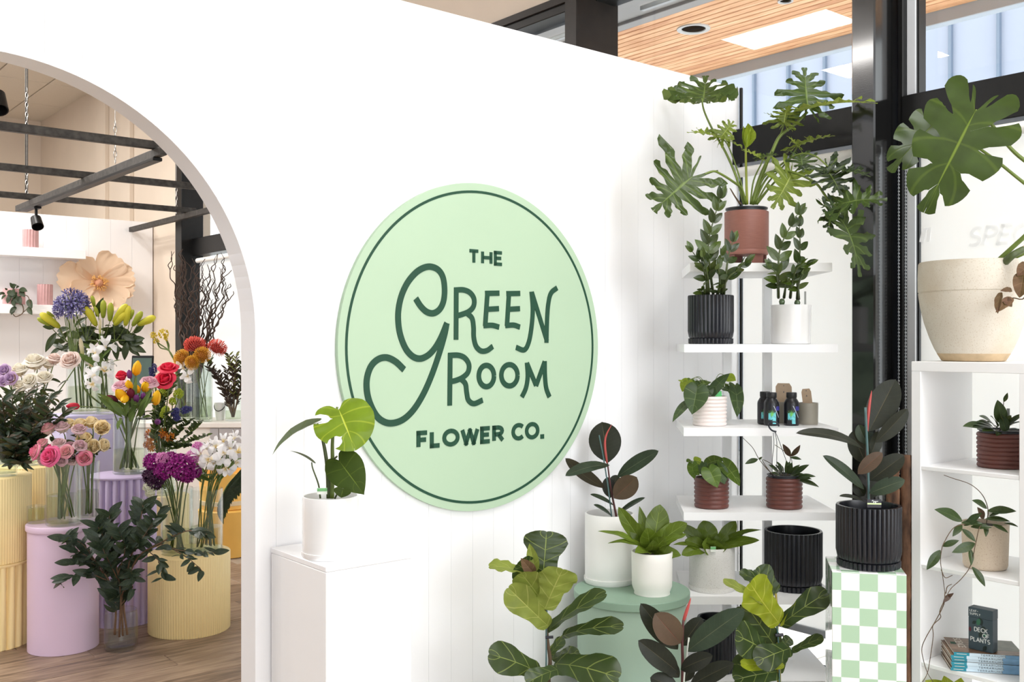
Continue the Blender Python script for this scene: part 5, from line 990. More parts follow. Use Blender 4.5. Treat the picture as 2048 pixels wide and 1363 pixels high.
# hanging steel frame
fr = thing('hanging_rack', 'black steel bar frame hung from the ceiling over the flowers', 'frame', R(0, 6.2, 2.70), TH)
for b, a1 in ((6.23, 2.36), (7.68, 3.70), (9.13, 3.70)): part('bar', MB().box(-2.2, a1, b-6.2-.022, b-6.2+.022, .0, .05, .003), rough_steel, fr)
for a, b0, b1 in ((2.27, 6.1, 9.6), (3.62, 7.3, 10.66)): part('bar', MB().box(a-.022, a+.022, b0-6.2, b1-6.2, -.052, -.001, .003), rough_steel, fr)
part('track', MB().box(2.24, 2.30, 0, 3.2, -.075, -.053, .003), black, fr)
for x, yb, b in ((47, 418, 12.1),): pass
part('hanger_rod', MB().box(2.26, 2.28, 3.1, 3.12, .05, 1.9, 0), rough_steel, fr)
wire = plain('galvanised_chain', (.45, .43, .40), .4, .1, 30, metal=.7)
for a, b in ((2.27, 7.0), (2.27, 9.3), (3.62, 9.4)):
    mb = MB(); k = 0
    for i in range(46):
        z = .02+i*.042
        if z > 1.88: break
        if 6 < i % 16 < 15: mb.tube([(a, b-6.2, z-.003), (a, b-6.2, z+.045)], .003, 5); continue
        for s in range(8):
            p0, p1 = 2*pi*s/8, 2*pi*(s+1)/8; f = lambda q: (a+.010*cos(q)*(i % 2), b-6.2+.010*cos(q)*(1-i % 2), z+.021+.024*sin(q)); mb.tube([f(p0), f(p1)], .003, 4, False)
    part('chain', mb, wire, fr)
sl = thing('spotlight', 'small black spotlight clipped under the hanging steel frame', 'light', R(2.27, 9.0, 2.66), TH)
part('mount', MB().box(-.03, .03, -.05, .05, -.05, -.035, .003).tube([(0, 0, -.05), (0, 0, -.11)], .012, 8), black, sl); part('head', MB().lathe([(.02, 0), (.042, .01), (.048, .11), (.044, .11), (.036, .05), (0, .045)], 20), black, sl, 40, M=Matrix.Translation((0, .02, -.12)) @ Matrix.Rotation(radians(140), 4, 'X'))
sl2 = thing('spotlight', 'black spotlight cut by the left edge of the arch view, under the nearest bar', 'light', P(-8, 186, 5.4), TH)
part('head', MB().lathe([(.02, 0), (.045, .01), (.05, .12), (.044, .12), (.036, .05), (0, .045)], 20), black, sl2, 40, M=Matrix.Rotation(radians(150), 4, 'X')); part('mount', MB().tube([(0, 0, 0), (0, 0, 1.66)], .01, 8), black, sl2)

# ---------------------------------------------------------------- display drums
def drum(name, label, c, r, h, mat, flutes=None, lid=0, n=None, stack=None):
    t = thing(name, label, 'plinth', c)
    if flutes: part('body', MB().lathe([(r-.004, 0), (r, .003), (r, h-.012), (r-.004, h-.010)] if lid else [(r-.004, 0), (r, .003), (r, h-.004), (r-.003, h), (0, h)], n or flutes[0]*6, (flutes[0], flutes[1], .002, h-.011, r*.9) + ((1,) if len(flutes) > 2 else ())), mat, t, 60)
    else: part('body', MB().lathe([(r-.008, 0), (r-.006, .002), (r-.006, h-.03)], 72), mat, t, 40)
    if flutes and not lid: return t
    if lid: part('lid', MB().lathe([(r-.02, h-.012), (r+.004, h-.012), (r+.006, h-.009), (r+.006, h-.003), (r+.003, h), (0, h)], 72), mat, t, 40)
    else: part('lid', MB().lathe([(r-.007, h-.031), (r, h-.030), (r+.002, h-.026), (r+.002, h-.004), (r-.001, h), (0, h)], 72), mat, t, 40)
    return t
pinkp = plain('pink_lilac_paint', G(222, 198, 222), .5, .012, 3); lil = plain('lilac_paint', G(206, 190, 226), .5, .015, 4); lil2 = plain('lavender_paint', G(196, 190, 226), .5, .015, 4); yel = plain('butter_yellow_paint', G(250, 228, 168), .5, .012, 4)
def fp(x, d, z=0): p = P(x, CY, d); return V((p.x, p.y, z))
drum('drum_plinth', 'smooth pale pink drum plinth carrying the rose vases', fp(127, 4.89), .168, .612, pinkp)
drum('drum_plinth', 'short butter yellow drum plinth with fine ribs, right of the leafy branches', fp(379, 5.2), .206, .402, yel, (96, .007))
drum('drum_plinth', 'tall fluted lilac drum plinth carrying the tulip vase', fp(246, 5.36), .172, .785, lil, (26, .022), lid=1)
drum('drum_plinth', 'butter yellow drum with wide flutes, lower half of the stack at the left edge', fp(-25, 4.95), .20, .415, yel, (26, .022), lid=1)
drum('drum_plinth', 'butter yellow drum with fine ribs, upper half of the stack at the left edge', fp(-25, 4.95, .416), .20, .417, yel, (96, .007))
drum('drum_plinth', 'butter yellow drum with fine ribs behind the pink rose vases', fp(66, 5.38), .175, .833, yel, (84, .007))
drum('drum_plinth', 'butter yellow fluted drum just behind the short yellow drum', fp(338, 5.72), .11, .62, yel, (20, .016))
t = thing('box_plinth', 'lavender box plinth standing behind the lilac drum', 'plinth', fp(186, 5.92), TH); part('body', MB().box(-.19, .14, -.14, .16, 0, 1.04, .004), lil2, t); part('top_panel', MB().box(-.192, .142, -.142, .162, 1.041, 1.07, .004), lil2, t)
# ---------------------------------------------------------------- vases
vg = clear('vase_glass', (.95, .97, .96), 1.45, .03, .9); wat = clear('vase_water', (.86, .88, .80), 1.33, .02, .6)
VASES = {}
def vase(key, label, c, r, h, water=.4, neck=None, wm=None):
    t = thing('glass_vase', label, 'vase', c)
    pr = [(r*.93, 0), (r, .006), (r, h-.002), (r-.002, h), (r-.004, h), (r-.005, h-.004), (r-.005, .014), (0, .012)] if not neck else neck
    part('vessel', MB().lathe(pr, 40), vg, t, 40)
    if water: part('water', MB().lathe([(r*.90, .0145), (r-.006, .017), (r-.006, h*water), (0, h*water)], 32), wm or wat, t, 40)
    VASES[key] = (V(c), r, h); return t
vase('rose', 'glass cylinder vase of pink roses on the pink drum plinth', fp(128, 4.82, .613), .082, .30, .48)
vase('ranun', 'narrow glass vase of cream ranunculus at the right of the pink drum', fp(176, 4.955, .613), .055, .29, .5)
vase('tulip', 'glass cylinder vase of tulips on the tall fluted lilac drum', fp(258.5, 5.385, .7855), .084, .31, .42)
vase('lily', 'tall glass vase of lily buds on the lavender box plinth', fp(168, 5.92, 1.0715), .095, .40, .4)
vase('iris', 'slim glass vase of white irises on the lavender box plinth', fp(210, 5.86, 1.0715), .05, .30, .4)
vase('white', 'low glass vase of white roses on the yellow drum behind the roses', fp(52, 5.36, .8335), .075, .22, .5)
vase('branch', 'glass vase of dark leafy branches on the yellow drum stack', fp(8, 4.93, .8335), .06, .20, .5)
vase('low', 'small squat glass vase of pale liquid at the left of the pink drum', fp(73, 4.86, .613), .043, .085, .8, wm=clear('pale_liquid', (.95, .95, .80), 1.33, .02, .6))
vase('stock', 'glass cylinder vase of purple stock on the short yellow drum', fp(354, 5.15, .4025), .080, .34, .35)
vase('orchid', 'glass cylinder vase of white irises at the right of the short yellow drum', fp(413, 5.19, .4025), .083, .33, .40)
cz = .868
vase('protea', 'glass vase of pincushion proteas on the grey white counter', fp(406, 7.85, cz+.001), .075, .42, .45)
vase('white2', 'glass vase of a drooping white iris on the grey white counter', fp(368, 7.9, cz+.001), .06, .36, .4)
vase('willow', 'tall glass vase of curly willow on the grey white counter', fp(398, 8.12, cz+.001), .10, .5, .2)
vase('dark', 'glass vase of dark leucadendron at the right end of the counter', fp(466, 7.9, cz+.001), .065, .2, .4)
vase('mid', 'glass vase of blue and green stems behind the tulips', fp(322, 5.72, .6205), .085, .36, .45)
r = .0635
fb = thing('round_glass_vase', 'round shouldered glass vase of eucalypt branches standing on the wood floor', 'vase', fp(242, 4.86, 0))
part('vessel', MB().lathe([(r*1.1, 0), (r*1.22, .01), (r*1.24, .05), (r*1.22, .15), (r*1.17, .185), (r*1.15, .19), (r*1.13, .185), (r*1.18, .15), (r*1.18, .05), (r*1.10, .02), (0, .018)], 40), vg, fb, 180); part('water', MB().lathe([(r*1.05, .021), (r*1.165, .05), (r*1.165, .165), (0, .165)], 32), clear('clear_water', (.93, .94, .93), 1.33, .02, .7), fb, 40)
VASES['floor'] = (V(fp(242, 4.86, 0)), r*1.1, .19)
# ---------------------------------------------------------------- flowers
def ortho(d):
    d = d.normalized(); x = d.cross(V((0, 1, 0)));  x = V((1, 0, 0)) if x.length < .1 else x.normalized(); y = d.cross(x)
    return Matrix(((x.x, y.x, d.x, 0), (x.y, y.y, d.y, 0), (x.z, y.z, d.z, 0), (0, 0, 0, 1)))
def petal(mb, ang, pts, w, curl=0, n=4, tw=0):     # pts: radial profile (r, z); w width per point
    vs = []; uv = []; fs = []; m = len(pts)
    for i, (r, z) in enumerate(pts):
        for k in range(n+1):
            u = k/n*2-1; ww = w[i]*u; a = ang+tw*i/m; rr = r-curl*u*u*w[i]
            vs.append((rr*cos(a)-ww*sin(a), rr*sin(a)+ww*cos(a), z-abs(u)**3*.08*w[i])); uv.append((k/n, i/(m-1)))
    for i in range(m-1):
        for k in range(n): q = i*(n+1)+k; fs.append((q, q+1, q+n+2, q+n+1))
    mb.add(vs, fs, uv)
def rose_mb(seed, layers=5, openness=1.0, inner=.16):
    rr = random.Random(seed); mb = MB(); mb.lathe([(0, -.5), (.25, -.42), (.42, -.2), (.4, .1), (.2, .3), (0, .34)], 10)
    for l in range(layers):
        f = l/(layers-1); n = 3+int(f*2.5); R0 = inner+f*.62
        for k in range(n):
            a = 6.283*k/n+l*1.3+rr.uniform(-.15, .15); h = .62-.42*f*f+rr.uniform(-.05, .05); o = openness*f
            petal(mb, a, [(R0*.45, -.45), (R0*.85, -.12), (R0*1.0, .2), (R0*1.04+.06*o, h*.85), (R0*1.02+.26*o, h+.02-.14*o)], [.15+R0*.35, .28+R0*.55, .34+R0*.66, .28+R0*.62, .12+R0*.4], curl=.38, n=4)
    for k in range(5): petal(mb, k*1.257, [(.12, -.5), (.35, -.55), (.6, -.62)], [.06, .1, .01], n=2)
    return mb
def tulip_mb(seed, op=0.0):
    rr = random.Random(seed); mb = MB()
    for k in range(6):
        q = 1 if k % 2 else .92; a = k*1.047+rr.uniform(-.08, .08)
        petal(mb, a, [(.1, -.9), (.42*q, -.62), (.52*q, -.1), ((.46+op*.3)*q, .45), ((.24+op*.6)*q, .8), ((.1+op*.8)*q, .98)], [.12, .36, .44, .38, .2, .02], curl=.45, n=4)
    mb.lathe([(0, -.92), (.3, -.7), (.36, -.2), (.2, .2), (0, .3)], 8); return mb
def lily_mb(): 
    mb = MB(); n = 18; pr = [(.0, 0), (.05, .02), (.085, .15), (.105, .4), (.12, .62), (.105, .82), (.06, .95), (0, 1)]
    mb.lathe(pr, n, (6, .02, .05, .97, .03)); mb.uv = {i: (.5, v[2]) for i, v in enumerate(mb.v)}; return mb
def iris_mb(seed):
    rr = random.Random(seed); mb = MB()
    for k in range(3): petal(mb, k*2.094+rr.uniform(-.2, .2), [(.05, -.35), (.25, .15), (.6, .32), (.95, .1), (1.05, -.35)], [.06, .16, .3, .38, .10], curl=.1, n=4)
    for k in range(3): petal(mb, 1.047+k*2.094+rr.uniform(-.2, .2), [(.05, -.35), (.12, .2), (.28, .6), (.42, .95), (.5, 1.05)], [.05, .14, .26, .22, .04], curl=.2, n=4)
    mb.lathe([(0, -.6), (.09, -.55), (.11, -.35), (.05, -.1), (0, 0)], 7); return mb
def protea_mb(seed):
    rr = random.Random(seed); mb = MB(); mb.lathe([(.1, -.45), (.4, -.3), (.58, 0), (.5, .26), (.25, .4), (0, .44)], 14)
    for i in range(210):
        z = 1-1.45*(i+.5)/210; a = i*2.399963; s = sqrt(max(0, 1-z*z)); d = V((s*cos(a), s*sin(a), z*.85)); e = V((-d.y, d.x, 0))*.2
        p = d*.45; q = d*.88+V((0, 0, .02)); w = d*1.08+V((0, 0, .16))+d*rr.uniform(-.08, .10); mb.tube([p, q, w], [.03, .018, .035], 4)
    o = MB(); o.merge(mb, Matrix.Identity(4)); o.uv = {i: (.5, min(1, V(v).length)) for i, v in enumerate(o.v)}; return o
def florets_mb(seed, n, rad, fl=.22, petals=5, shape=(1, 1, 1), pedicel=True, pw=1):
    rr = random.Random(seed); mb = MB()
    for i in range(n):
        z = 1-1.6*(i+.5)/n; a = i*2.4+rr.uniform(-.3, .3); s = sqrt(max(0, 1-z*z)); d = V((s*cos(a), s*sin(a), z)); c = V((d.x*shape[0], d.y*shape[1], d.z*shape[2]))*rad*rr.uniform(.8, 1.05)
        f = MB()
        for k in range(petals): petal(f, k*6.283/petals, [(.04, -.5), (.35, 0), (.8, .3), (1, .32)], [.05, .28*pw, .34*pw, .05], n=2)
        mb.merge(f, Matrix.Translation(c) @ ortho(c) @ Matrix.Scale(fl*rad*rr.uniform(.8, 1.2), 4))
        mb.cur = 1
        if pedicel: mb.tube([c*.05, c*.6+V((0, 0, .02)), c*.95], .018*rad, 3, False)
        mb.cur = 0
    return mb
pm_ = {}
def pmat(k, *a, **kw):
    if k not in pm_: pm_[k] = petalmat(k, *a, **kw)
    return pm_[k]
pk = pmat('pink_rose', G(236, 120, 162), G(244, 220, 206), p0=.35, p1=1.0); pkh = pmat('hot_pink_rose', G(244, 112, 164), G(246, 190, 200), p0=.2, p1=.8); mv = pmat('mauve_rose', G(216, 178, 190), G(240, 226, 212), p0=.3, p1=.9); cr = pmat('cream_ranunculus', G(252, 240, 206), G(246, 220, 150)); wr_ = pmat('white_rose', G(250, 246, 234), G(246, 232, 206)); blr = pmat('blush_rose', G(248, 234, 228), G(242, 214, 200))
ye = pmat('yellow_tulip', G(254, 208, 18), G(250, 180, 10)); pu = pmat('purple_tulip', G(142, 72, 150), G(110, 44, 110)); wine = pmat('wine_tulip', G(122, 22, 52), G(90, 14, 40)); red = pmat('red_tulip', G(224, 30, 66), G(190, 20, 50)); coral = pmat('coral_ranunculus', G(240, 60, 92), G(220, 40, 76)); ppink = pmat('pale_pink_peony', G(244, 206, 220), G(236, 180, 200))
lilm = pmat('lily_bud', G(216, 208, 60), G(176, 178, 40), trans=.1); lilg = pmat('lily_green_bud', G(176, 186, 62), G(140, 156, 44), trans=.1); irw = pmat('white_iris', G(248, 248, 250), G(250, 226, 140), p0=.0, p1=.35); prr = pmat('red_protea', G(226, 88, 72), G(150, 50, 50), p0=.6, p1=1, trans=.1); pry = pmat('yellow_protea', G(232, 176, 44), G(180, 110, 30), p0=.6, p1=1, trans=.1)
aga = pmat('agapanthus', G(150, 146, 206), G(78, 70, 120), trans=.15); stk = pmat('purple_stock', G(160, 10, 138), G(110, 0, 92), trans=.15); stp = pmat('pink_stock', G(226, 160, 210), G(216, 130, 190)); stw = pmat('white_stock', G(246, 244, 236), G(220, 226, 180)); std = pmat('plum_stock', G(74, 16, 70), G(50, 12, 48)); lis = pmat('mauve_lisianthus', G(196, 166, 206), G(222, 190, 120), p0=.0, p1=.3); dlp = pmat('blue_delphinium', G(66, 68, 132), G(48, 48, 100), trans=.1); orp = pmat('orange_flower', G(228, 146, 44), G(200, 110, 30)); yk = pmat('yellow_kangaroo_paw', G(232, 206, 48), G(190, 170, 40)); lime_ = pmat('lime_viburnum', G(188, 200, 60), G(150, 170, 40))
stg = plain('flower_stem', G(92, 112, 50), .5, .15, 30); lfg = leafmat('cut_flower_leaf', G(38, 52, 30), G(64, 80, 46), G(62, 78, 48), .4, 5, .95, .08); lft = leafmat('tulip_leaf', G(92, 116, 60), G(120, 140, 80), G(110, 132, 80), .45, 3, .97, .15, veinamt=.2)
MESH = {}
def bl(kind, seed, mat):
    k = (kind, seed, mat.name)
    if k not in MESH:
        mb = {'rose': lambda: rose_mb(seed), 'ranun': lambda: rose_mb(seed, 6, .45, .10), 'peony': lambda: rose_mb(seed, 6, 1.2, .14), 'tulip': lambda: tulip_mb(seed, .0), 'topen': lambda: tulip_mb(seed, .5), 'iris': lambda: iris_mb(seed), 'protea': lambda: protea_mb(seed), 'cup': lambda: rose_mb(seed, 3, 1.4, .3),
              'agap': lambda: florets_mb(seed, 44, 1, .30, 6, pw=.5), 'stock': lambda: florets_mb(seed, 60, .92, .32, 5, (1, 1, 1.25), False), 'delph': lambda: florets_mb(seed, 34, .8, .3, 5, (.5, .5, 1.4), False), 'paw': lambda: florets_mb(seed, 14, .8, .5, 4, (1, .6, 1), False)}[kind]()
        MESH[k] = mb.mesh('bloom', [mat, stg], 180)
    return MESH[k]
ULEAF = [unit_leaf('ovate', .5, .5, .2, lfg, True), unit_leaf('lance', .22, .6, .2, lft, False), unit_leaf('lance', .28, .5, .2, lfg, True)]
GR = {}
def flower(kind, name, cat, mat, pos, size, vkey, tmpl, d=None, dirv=None, seed=1, leaves=0, lk=0, r0=.0035, spread=1.0, curve=None):
    c, vr, vh = VASES[vkey]; t = thing(name, '', cat, (0, 0, 0)); t.location = pos
    rr = random.Random(hash((round(pos.x, 3), round(pos.z, 3))) & 0xffff)
    out = pos-(c+V((0, 0, vh*.7))); dv = V(dirv) if dirv else (V((out.x*.9, out.y*.6-.12, abs(out.z)*.8+.05))); dv.normalize()
    M = ortho(dv) @ Matrix.Rotation(rr.random()*6.28, 4, 'Z') @ Matrix.Scale(size, 4) @ Matrix.Diagonal((1, 1, 1.3 if kind in ('rose', 'ranun') else 1, 1)); link('bloom', bl(kind, seed, mat), t, M)
    base = c+V((rr.uniform(-.5, .5)*vr-out.x*.25*0, rr.uniform(-.5, .5)*vr, .03)); lip = c+V((max(-.75, min(.75, out.x/vr*.35+rr.uniform(-.2, .2)))*vr, max(-.75, min(.75, out.y/vr*.3+rr.uniform(-.25, .25)))*vr, vh*.98))
    neck = pos-dv*size*.55; pts = [base, lip]+([V(q) for q in curve] if curve else [])+[neck-dv*min(.05, (neck-lip).length*.3), neck]
    stem(t, pts, r0, r0*.8, stg, 5, 'stem', 4)
    for k in range(leaves):
        f = .35+.5*k/max(1, leaves); b = lip.lerp(neck, f*.9); a = rr.random()*6.28; L = .07*rr.uniform(.8, 1.3)*(2.2 if lk == 1 else 1)
        e = b+V((cos(a)*L*.8, sin(a)*L*.6-.02, L*(.55 if lk != 1 else .7)*rr.uniform(.2, 1))); qleaf(t, ULEAF[lk], b, e, (cos(a)*.5, sin(a)*.5-.4, .8))
    GR.setdefault((tmpl, name), []).append(t); return t
SZ = {'rose': 1.16, 'ranun': 1.12, 'tulip': 1.22, 'peony': 1.1, 'iris': 1.12}
def fl(C, lst, kind, name, cat, mat, vkey, tmpl, **kw):
    for i, q in enumerate(lst):
        x, y, r = q[:3]; dd = q[3] if len(q) > 3 else 0; kk = dict(kw)
        if len(q) > 4: kk['dirv'] = q[4]
        flower(kind, name, cat, mat, C(x, y, dd), C.w(r)*SZ.get(kind, 1), vkey, tmpl, seed=1+i % 3, **kk)
C = Crop(0, 780, .2127, 4.80)
fl(C, [(455, 362, 62, .04), (350, 582, 72, -.04, (-.8, -.6, .35)), (625, 578, 60, -.07, (0, -1, .35)), (795, 638, 64, -.05, (.3, -1, .25)), (400, 500, 50, .0)], 'rose', 'cut_rose', 'flower', pk, 'rose', 'pink tipped rose', leaves=5)
fl(C, [(478, 622, 88, -.08, (-.2, -1, .35)), (490, 555, 55, -.03)], 'rose', 'cut_rose', 'flower', pkh, 'rose', 'hot pink rose', leaves=1)
fl(C, [(585, 350, 62, .04), (742, 372, 60, .0), (553, 503, 58, -.04), (660, 525, 48, .0), (752, 525, 58, -.04), (580, 652, 55, -.06, (0, -.9, -.1)), (672, 645, 55, -.03, (.1, -.9, -.1)), (400, 660, 45, -.05, (-.4, -.8, -.1))], 'rose', 'cut_rose', 'flower', mv, 'rose', 'pale mauve rose', leaves=4)
C = Crop(0, 780, .2127, 4.93)
fl(C, [(655, 312, 55, .02), (755, 322, 68, .0), (860, 300, 66, .03), (960, 352, 78, -.04, (.4, -1, .4)), (790, 455, 75, -.05, (0, -.6, .9)), (880, 528, 72, -.06, (.1, -1, .3)), (972, 515, 66, -.02, (.9, -.4, .2))], 'ranun', 'cut_ranunculus', 'flower', cr, 'ranun', 'cream ranunculus', leaves=4)
C = Crop(200, 720, .1761, 5.32)
TT = ' in the tulip vase on the lilac drum'
fl(C, [(418, 92, 78, .04, (.25, -.2, 1)), (640, 428, 78, -.02, (.25, -.2, 1)), (245, 400, 90, -.08, (-.25, -.7, .6)), (330, 300, 74, .0), (415, 325, 66, -.02, (.1, -.9, .5)), (515, 300, 74, -.01, (.3, -.7, .6)), (280, 440, 66, -.1, (.05, -1, -.3))], 'tulip', 'cut_tulip', 'flower', ye, 'tulip', 'yellow tulip', leaves=1, lk=1)
fl(C, [(335, 160, 48, .03), (412, 432, 54, -.06), (490, 405, 44, -.05)], 'tulip', 'cut_tulip', 'flower', pu, 'tulip', 'purple tulip', leaves=1, lk=1)
fl(C, [(352, 388, 78, -.06), (142, 440, 62, -.02, (-.6, -.5, .5))], 'tulip', 'cut_tulip', 'flower', wine, 'tulip', 'wine red tulip', leaves=1, lk=1)
fl(C, [(240, 300, 95, .0), (562, 255, 95, .02)], 'peony', 'cut_peony', 'flower', ppink, 'tulip', 'pale pink ruffled peony')
fl(C, [(245, 178, 70, .06)], 'ranun', 'cut_ranunculus', 'flower', coral, 'tulip', 'raspberry red ranunculus')
fl(C, [(778, 92, 98, .1, (.1, -.5, .9)), (740, 218, 100, .06, (0, -.9, .5))], 'cup', 'cut_ranunculus', 'flower', coral, 'mid', 'big coral red ranunculus', leaves=2)
fl(C, [(655, 698, 56, .05, (.4, -.8, .1))], 'tulip', 'cut_tulip', 'flower', pu, 'mid', 'violet drooping tulip')
for i, (b, e, w) in enumerate((((260, 640), (0, 400), .3), ((300, 620), (60, 420), .3), ((330, 640), (420, 480), .3), ((420, 640), (600, 430), .25), ((430, 620), (560, 350), .25), ((300, 640), (200, 480), .3), ((330, 690), (400, 560), .3), ((480, 640), (580, 660), .3), ((250, 640), (100, 470), .2), ((220, 640), (200, 780), .3))):
    pass
C2 = Crop(0, 780, .2127, 4.95)
flower('tulip', 'cut_tulip', 'flower', red, C2(688, 150), C2.w(64), 'tulip', 'single red tulip leaning far out', dirv=(-.95, -.25, .05), curve=[Crop(0, 780, .2127, 5.25)(1060, 190), Crop(0, 780, .2127, 5.05)(880, 158)], r0=.003)
# tulip foliage: loose leaves standing in the vase
tl = thing('tulip_leaves', 'sheaf of broad tulip leaves standing in the tulip vase', 'foliage', VASES['tulip'][0]+V((0, 0, .02)))
for b, e, n in (((260, 650), (-30, 400), (-.3, -.8, .6)), ((300, 640), (90, 430), (-.3, -.8, .5)), ((330, 660), (430, 480), (0, -1, .3)), ((420, 640), (610, 400), (.3, -.8, .5)), ((430, 620), (590, 330), (.3, -.8, .4)), ((300, 640), (180, 470), (-.2, -1, .3)), ((340, 700), (400, 555), (0, -1, .2)), ((480, 660), (590, 640), (.2, -.6, .8)), ((250, 660), (200, 790), (-.4, -1, .2)), ((380, 640), (420, 170), (.1, -1, .1)), ((450, 650), (520, 480), (.2, -1, .2)), ((280, 640), (330, 470), (0, -1, .2))):
    L_(tl, C, 'lance', lft, b, e, 62, n, .6, .3, 0, .03, 2, -.04, -.06)
for k in range(16): a = rnd.random()*6.28; stem(tl, [VASES['tulip'][0]+V((cos(a)*.05, sin(a)*.05, .025)), VASES['tulip'][0]+V((-cos(a)*.05, -sin(a)*.05, .30))], .0035, .0035, stg, 5, 'stem', 3)
# white roses, lisianthus
C = Crop(0, 560, .1614, 5.28)
fl(C, [(430, 1012, 115, .05, (.1, -.5, .9)), (240, 1112, 92, .0), (600, 1035, 70, .08), (375, 1245, 88, -.06, (-.1, -.9, .5)), (255, 1315, 80, -.06), (550, 1205, 85, -.02, (.3, -.6, .7))], 'rose', 'cut_rose', 'flower', wr_, 'white', 'ivory white rose', leaves=7)
fl(C, [(872, 995, 110, .0, (.1, -.9, .6)), (672, 975, 78, .06)], 'rose', 'cut_rose', 'flower', blr, 'white', 'blush white rose', leaves=6)
fl(C, [(52, 1115, 70, -.05, (0, -1, .4)), (135, 1215, 72, -.08, (0, -1, .3)), (40, 1250, 60, -.08, (0, -1, .3))], 'cup', 'cut_lisianthus', 'flower', lis, 'white', 'mauve lisianthus with yellow heart', leaves=1)
# lilies
C = Crop(60, 580, .1614, 5.86)
lb = lily_mb().mesh('bud', lilm, 180); lg = lily_mb().mesh('bud', lilg, 180)
lgroups = [((460, 640), [((372, 462), (122, 283), 0), ((245, 438), (88, 342), 1), ((300, 330), (205, 265), 1)]), ((700, 620), [((825, 445), (690, 198), 0), ((800, 215), (768, 66), 1), ((690, 300), (622, 225), 1)]), ((900, 640), [((905, 345), (912, 120), 1), ((990, 385), (1002, 152), 1), ((850, 330), (800, 200), 1)]), ((1050, 640), [((1035, 395), (1205, 172), 0), ((1045, 432), (1195, 268), 0), ((1180, 440), (1228, 190), 0)]), ((1180, 620), [((1270, 442), (1390, 262), 1), ((1335, 428), (1558, 328), 0), ((1240, 360), (1280, 240), 1)])]
c, vr, vh = VASES['lily']
for i, (j, buds) in enumerate(lgroups):
    t = thing('lily_stem', '%s lily stem from the left in the tall vase, with closed yellow green buds' % ORD[i], 'flower', C(*j), 0, 'lily stems in the tall vase')
    stem(t, [c+V(((i-2)*.02, .01*(i % 2), .03)), c+V(((i-2)*.03, -.02, vh)), C(*j)], .005, .004, stg, 6)
    for b, e, k in buds:
        B_, E_ = C(*b, -.06), C(*e, -.09); o = qleaf(t, (lb, lg)[k], B_, E_, (0, 0, 1), 'bud')
        L = (E_-B_).length; o.matrix_local = Matrix.Translation(B_-V(t.location)) @ ortho(E_-B_) @ Matrix.Scale(L, 4) @ Matrix.Diagonal((1.5, 1.5, 1, 1))
        S_(t, C, [j, (.5*(j[0]+b[0]), .5*(j[1]+b[1])+20), (b[0], b[1], -.06)], .003, .0022, stg)
    rr = random.Random(i)
    for k in range(16): 
        x, y = j[0]+rr.uniform(-150, 150), j[1]+rr.uniform(-190, 120); e = (x+rr.choice((-1, 1))*rr.uniform(80, 200), y+rr.uniform(-170, 170)); L_(t, C, 'lance', lfg, (x, y), e, 74, (rr.uniform(-.4, .4), -1, rr.uniform(0, .6)), .5, .15, 0, 0, 3, rr.uniform(.0, .12), rr.uniform(-.02, .12))
    for b, e in (((330, 520), (190, 770)),) if i == 0 else (((820, 330), (912, 88)),) if i == 1 else (((1060, 640), (1080, 870)), ((1000, 600), (930, 880))) if i == 3 else (((1250, 620), (1425, 598)), ((1240, 640), (1412, 662)), ((1200, 640), (1172, 868)), ((1240, 680), (1442, 775)), ((1150, 560), (1300, 620))) if i == 4 else (): L_(t, C, 'lance', lfg, b, e, 90, (.1, -1, .3), .4, .15, 0, 0, 3, -.03, -.06)
# agapanthus
C = Crop(60, 580, .1614, 5.76)
fl(C, [(520, 190, 195, 0, (-.05, -.2, 1)), (400, 240, 110, -.05, (-.4, -.3, 1)), (610, 150, 110, .03, (.3, -.2, 1))], 'agap', 'cut_agapanthus', 'flower', aga, 'lily', 'violet blue agapanthus', r0=.004)
t = thing('agapanthus_stems', 'sheaf of straight green agapanthus stems in the tall vase', 'foliage', c+V((0, 0, .02)))
for k in range(10): S_(t, C, [(500+k*9, 800), (470+k*13, 600, .03*(k % 3)), (425+k*22, 300, .04*(k % 3))], .0024, .002, stg)
# white irises in front of the lilies
C = Crop(60, 580, .1614, 5.78)
fl(C, [(935, 690, 120, -.02, (.3, -.6, .8)), (815, 770, 105, -.05, (-.2, -.9, .6)), (790, 1060, 110, -.08, (-.1, -.9, .5)), (925, 990, 105, -.02, (.3, -.6, .5)), (760, 930, 80, .02, (-.4, -.5, .6)), (1010, 930, 60, .03, (.3, -.3, 1)), (775, 1160, 85, -.1, (0, -1, -.2))], 'iris', 'cut_iris', 'flower', irw, 'iris', 'white iris', leaves=1, lk=1)
for x, y, e, f, lab in ((660, 860, 622, 590, 'papery iris bud on a tall stem, left of the white irises'), (865, 540, 870, 350, 'papery iris bud rising above the white irises')):
    t = thing('iris_bud', lab, 'flower', C(x, y)); M = Matrix.Translation((0, 0, 0)) @ ortho(C(e, f)-C(x, y)) @ Matrix.Scale((C(e, f)-C(x, y)).length, 4) @ Matrix.Diagonal((.9, .9, 1, 1)); link('bud', lily_mb().mesh('bud', pmat('papery_bud', G(232, 222, 190), G(190, 190, 120), p0=.1, p1=.5), 180), t, M)
    stem(t, [VASES['iris'][0]+V((.01, 0, .03)), C(x+10, y+350), C(x, y)], .005, .005, stg, 6)
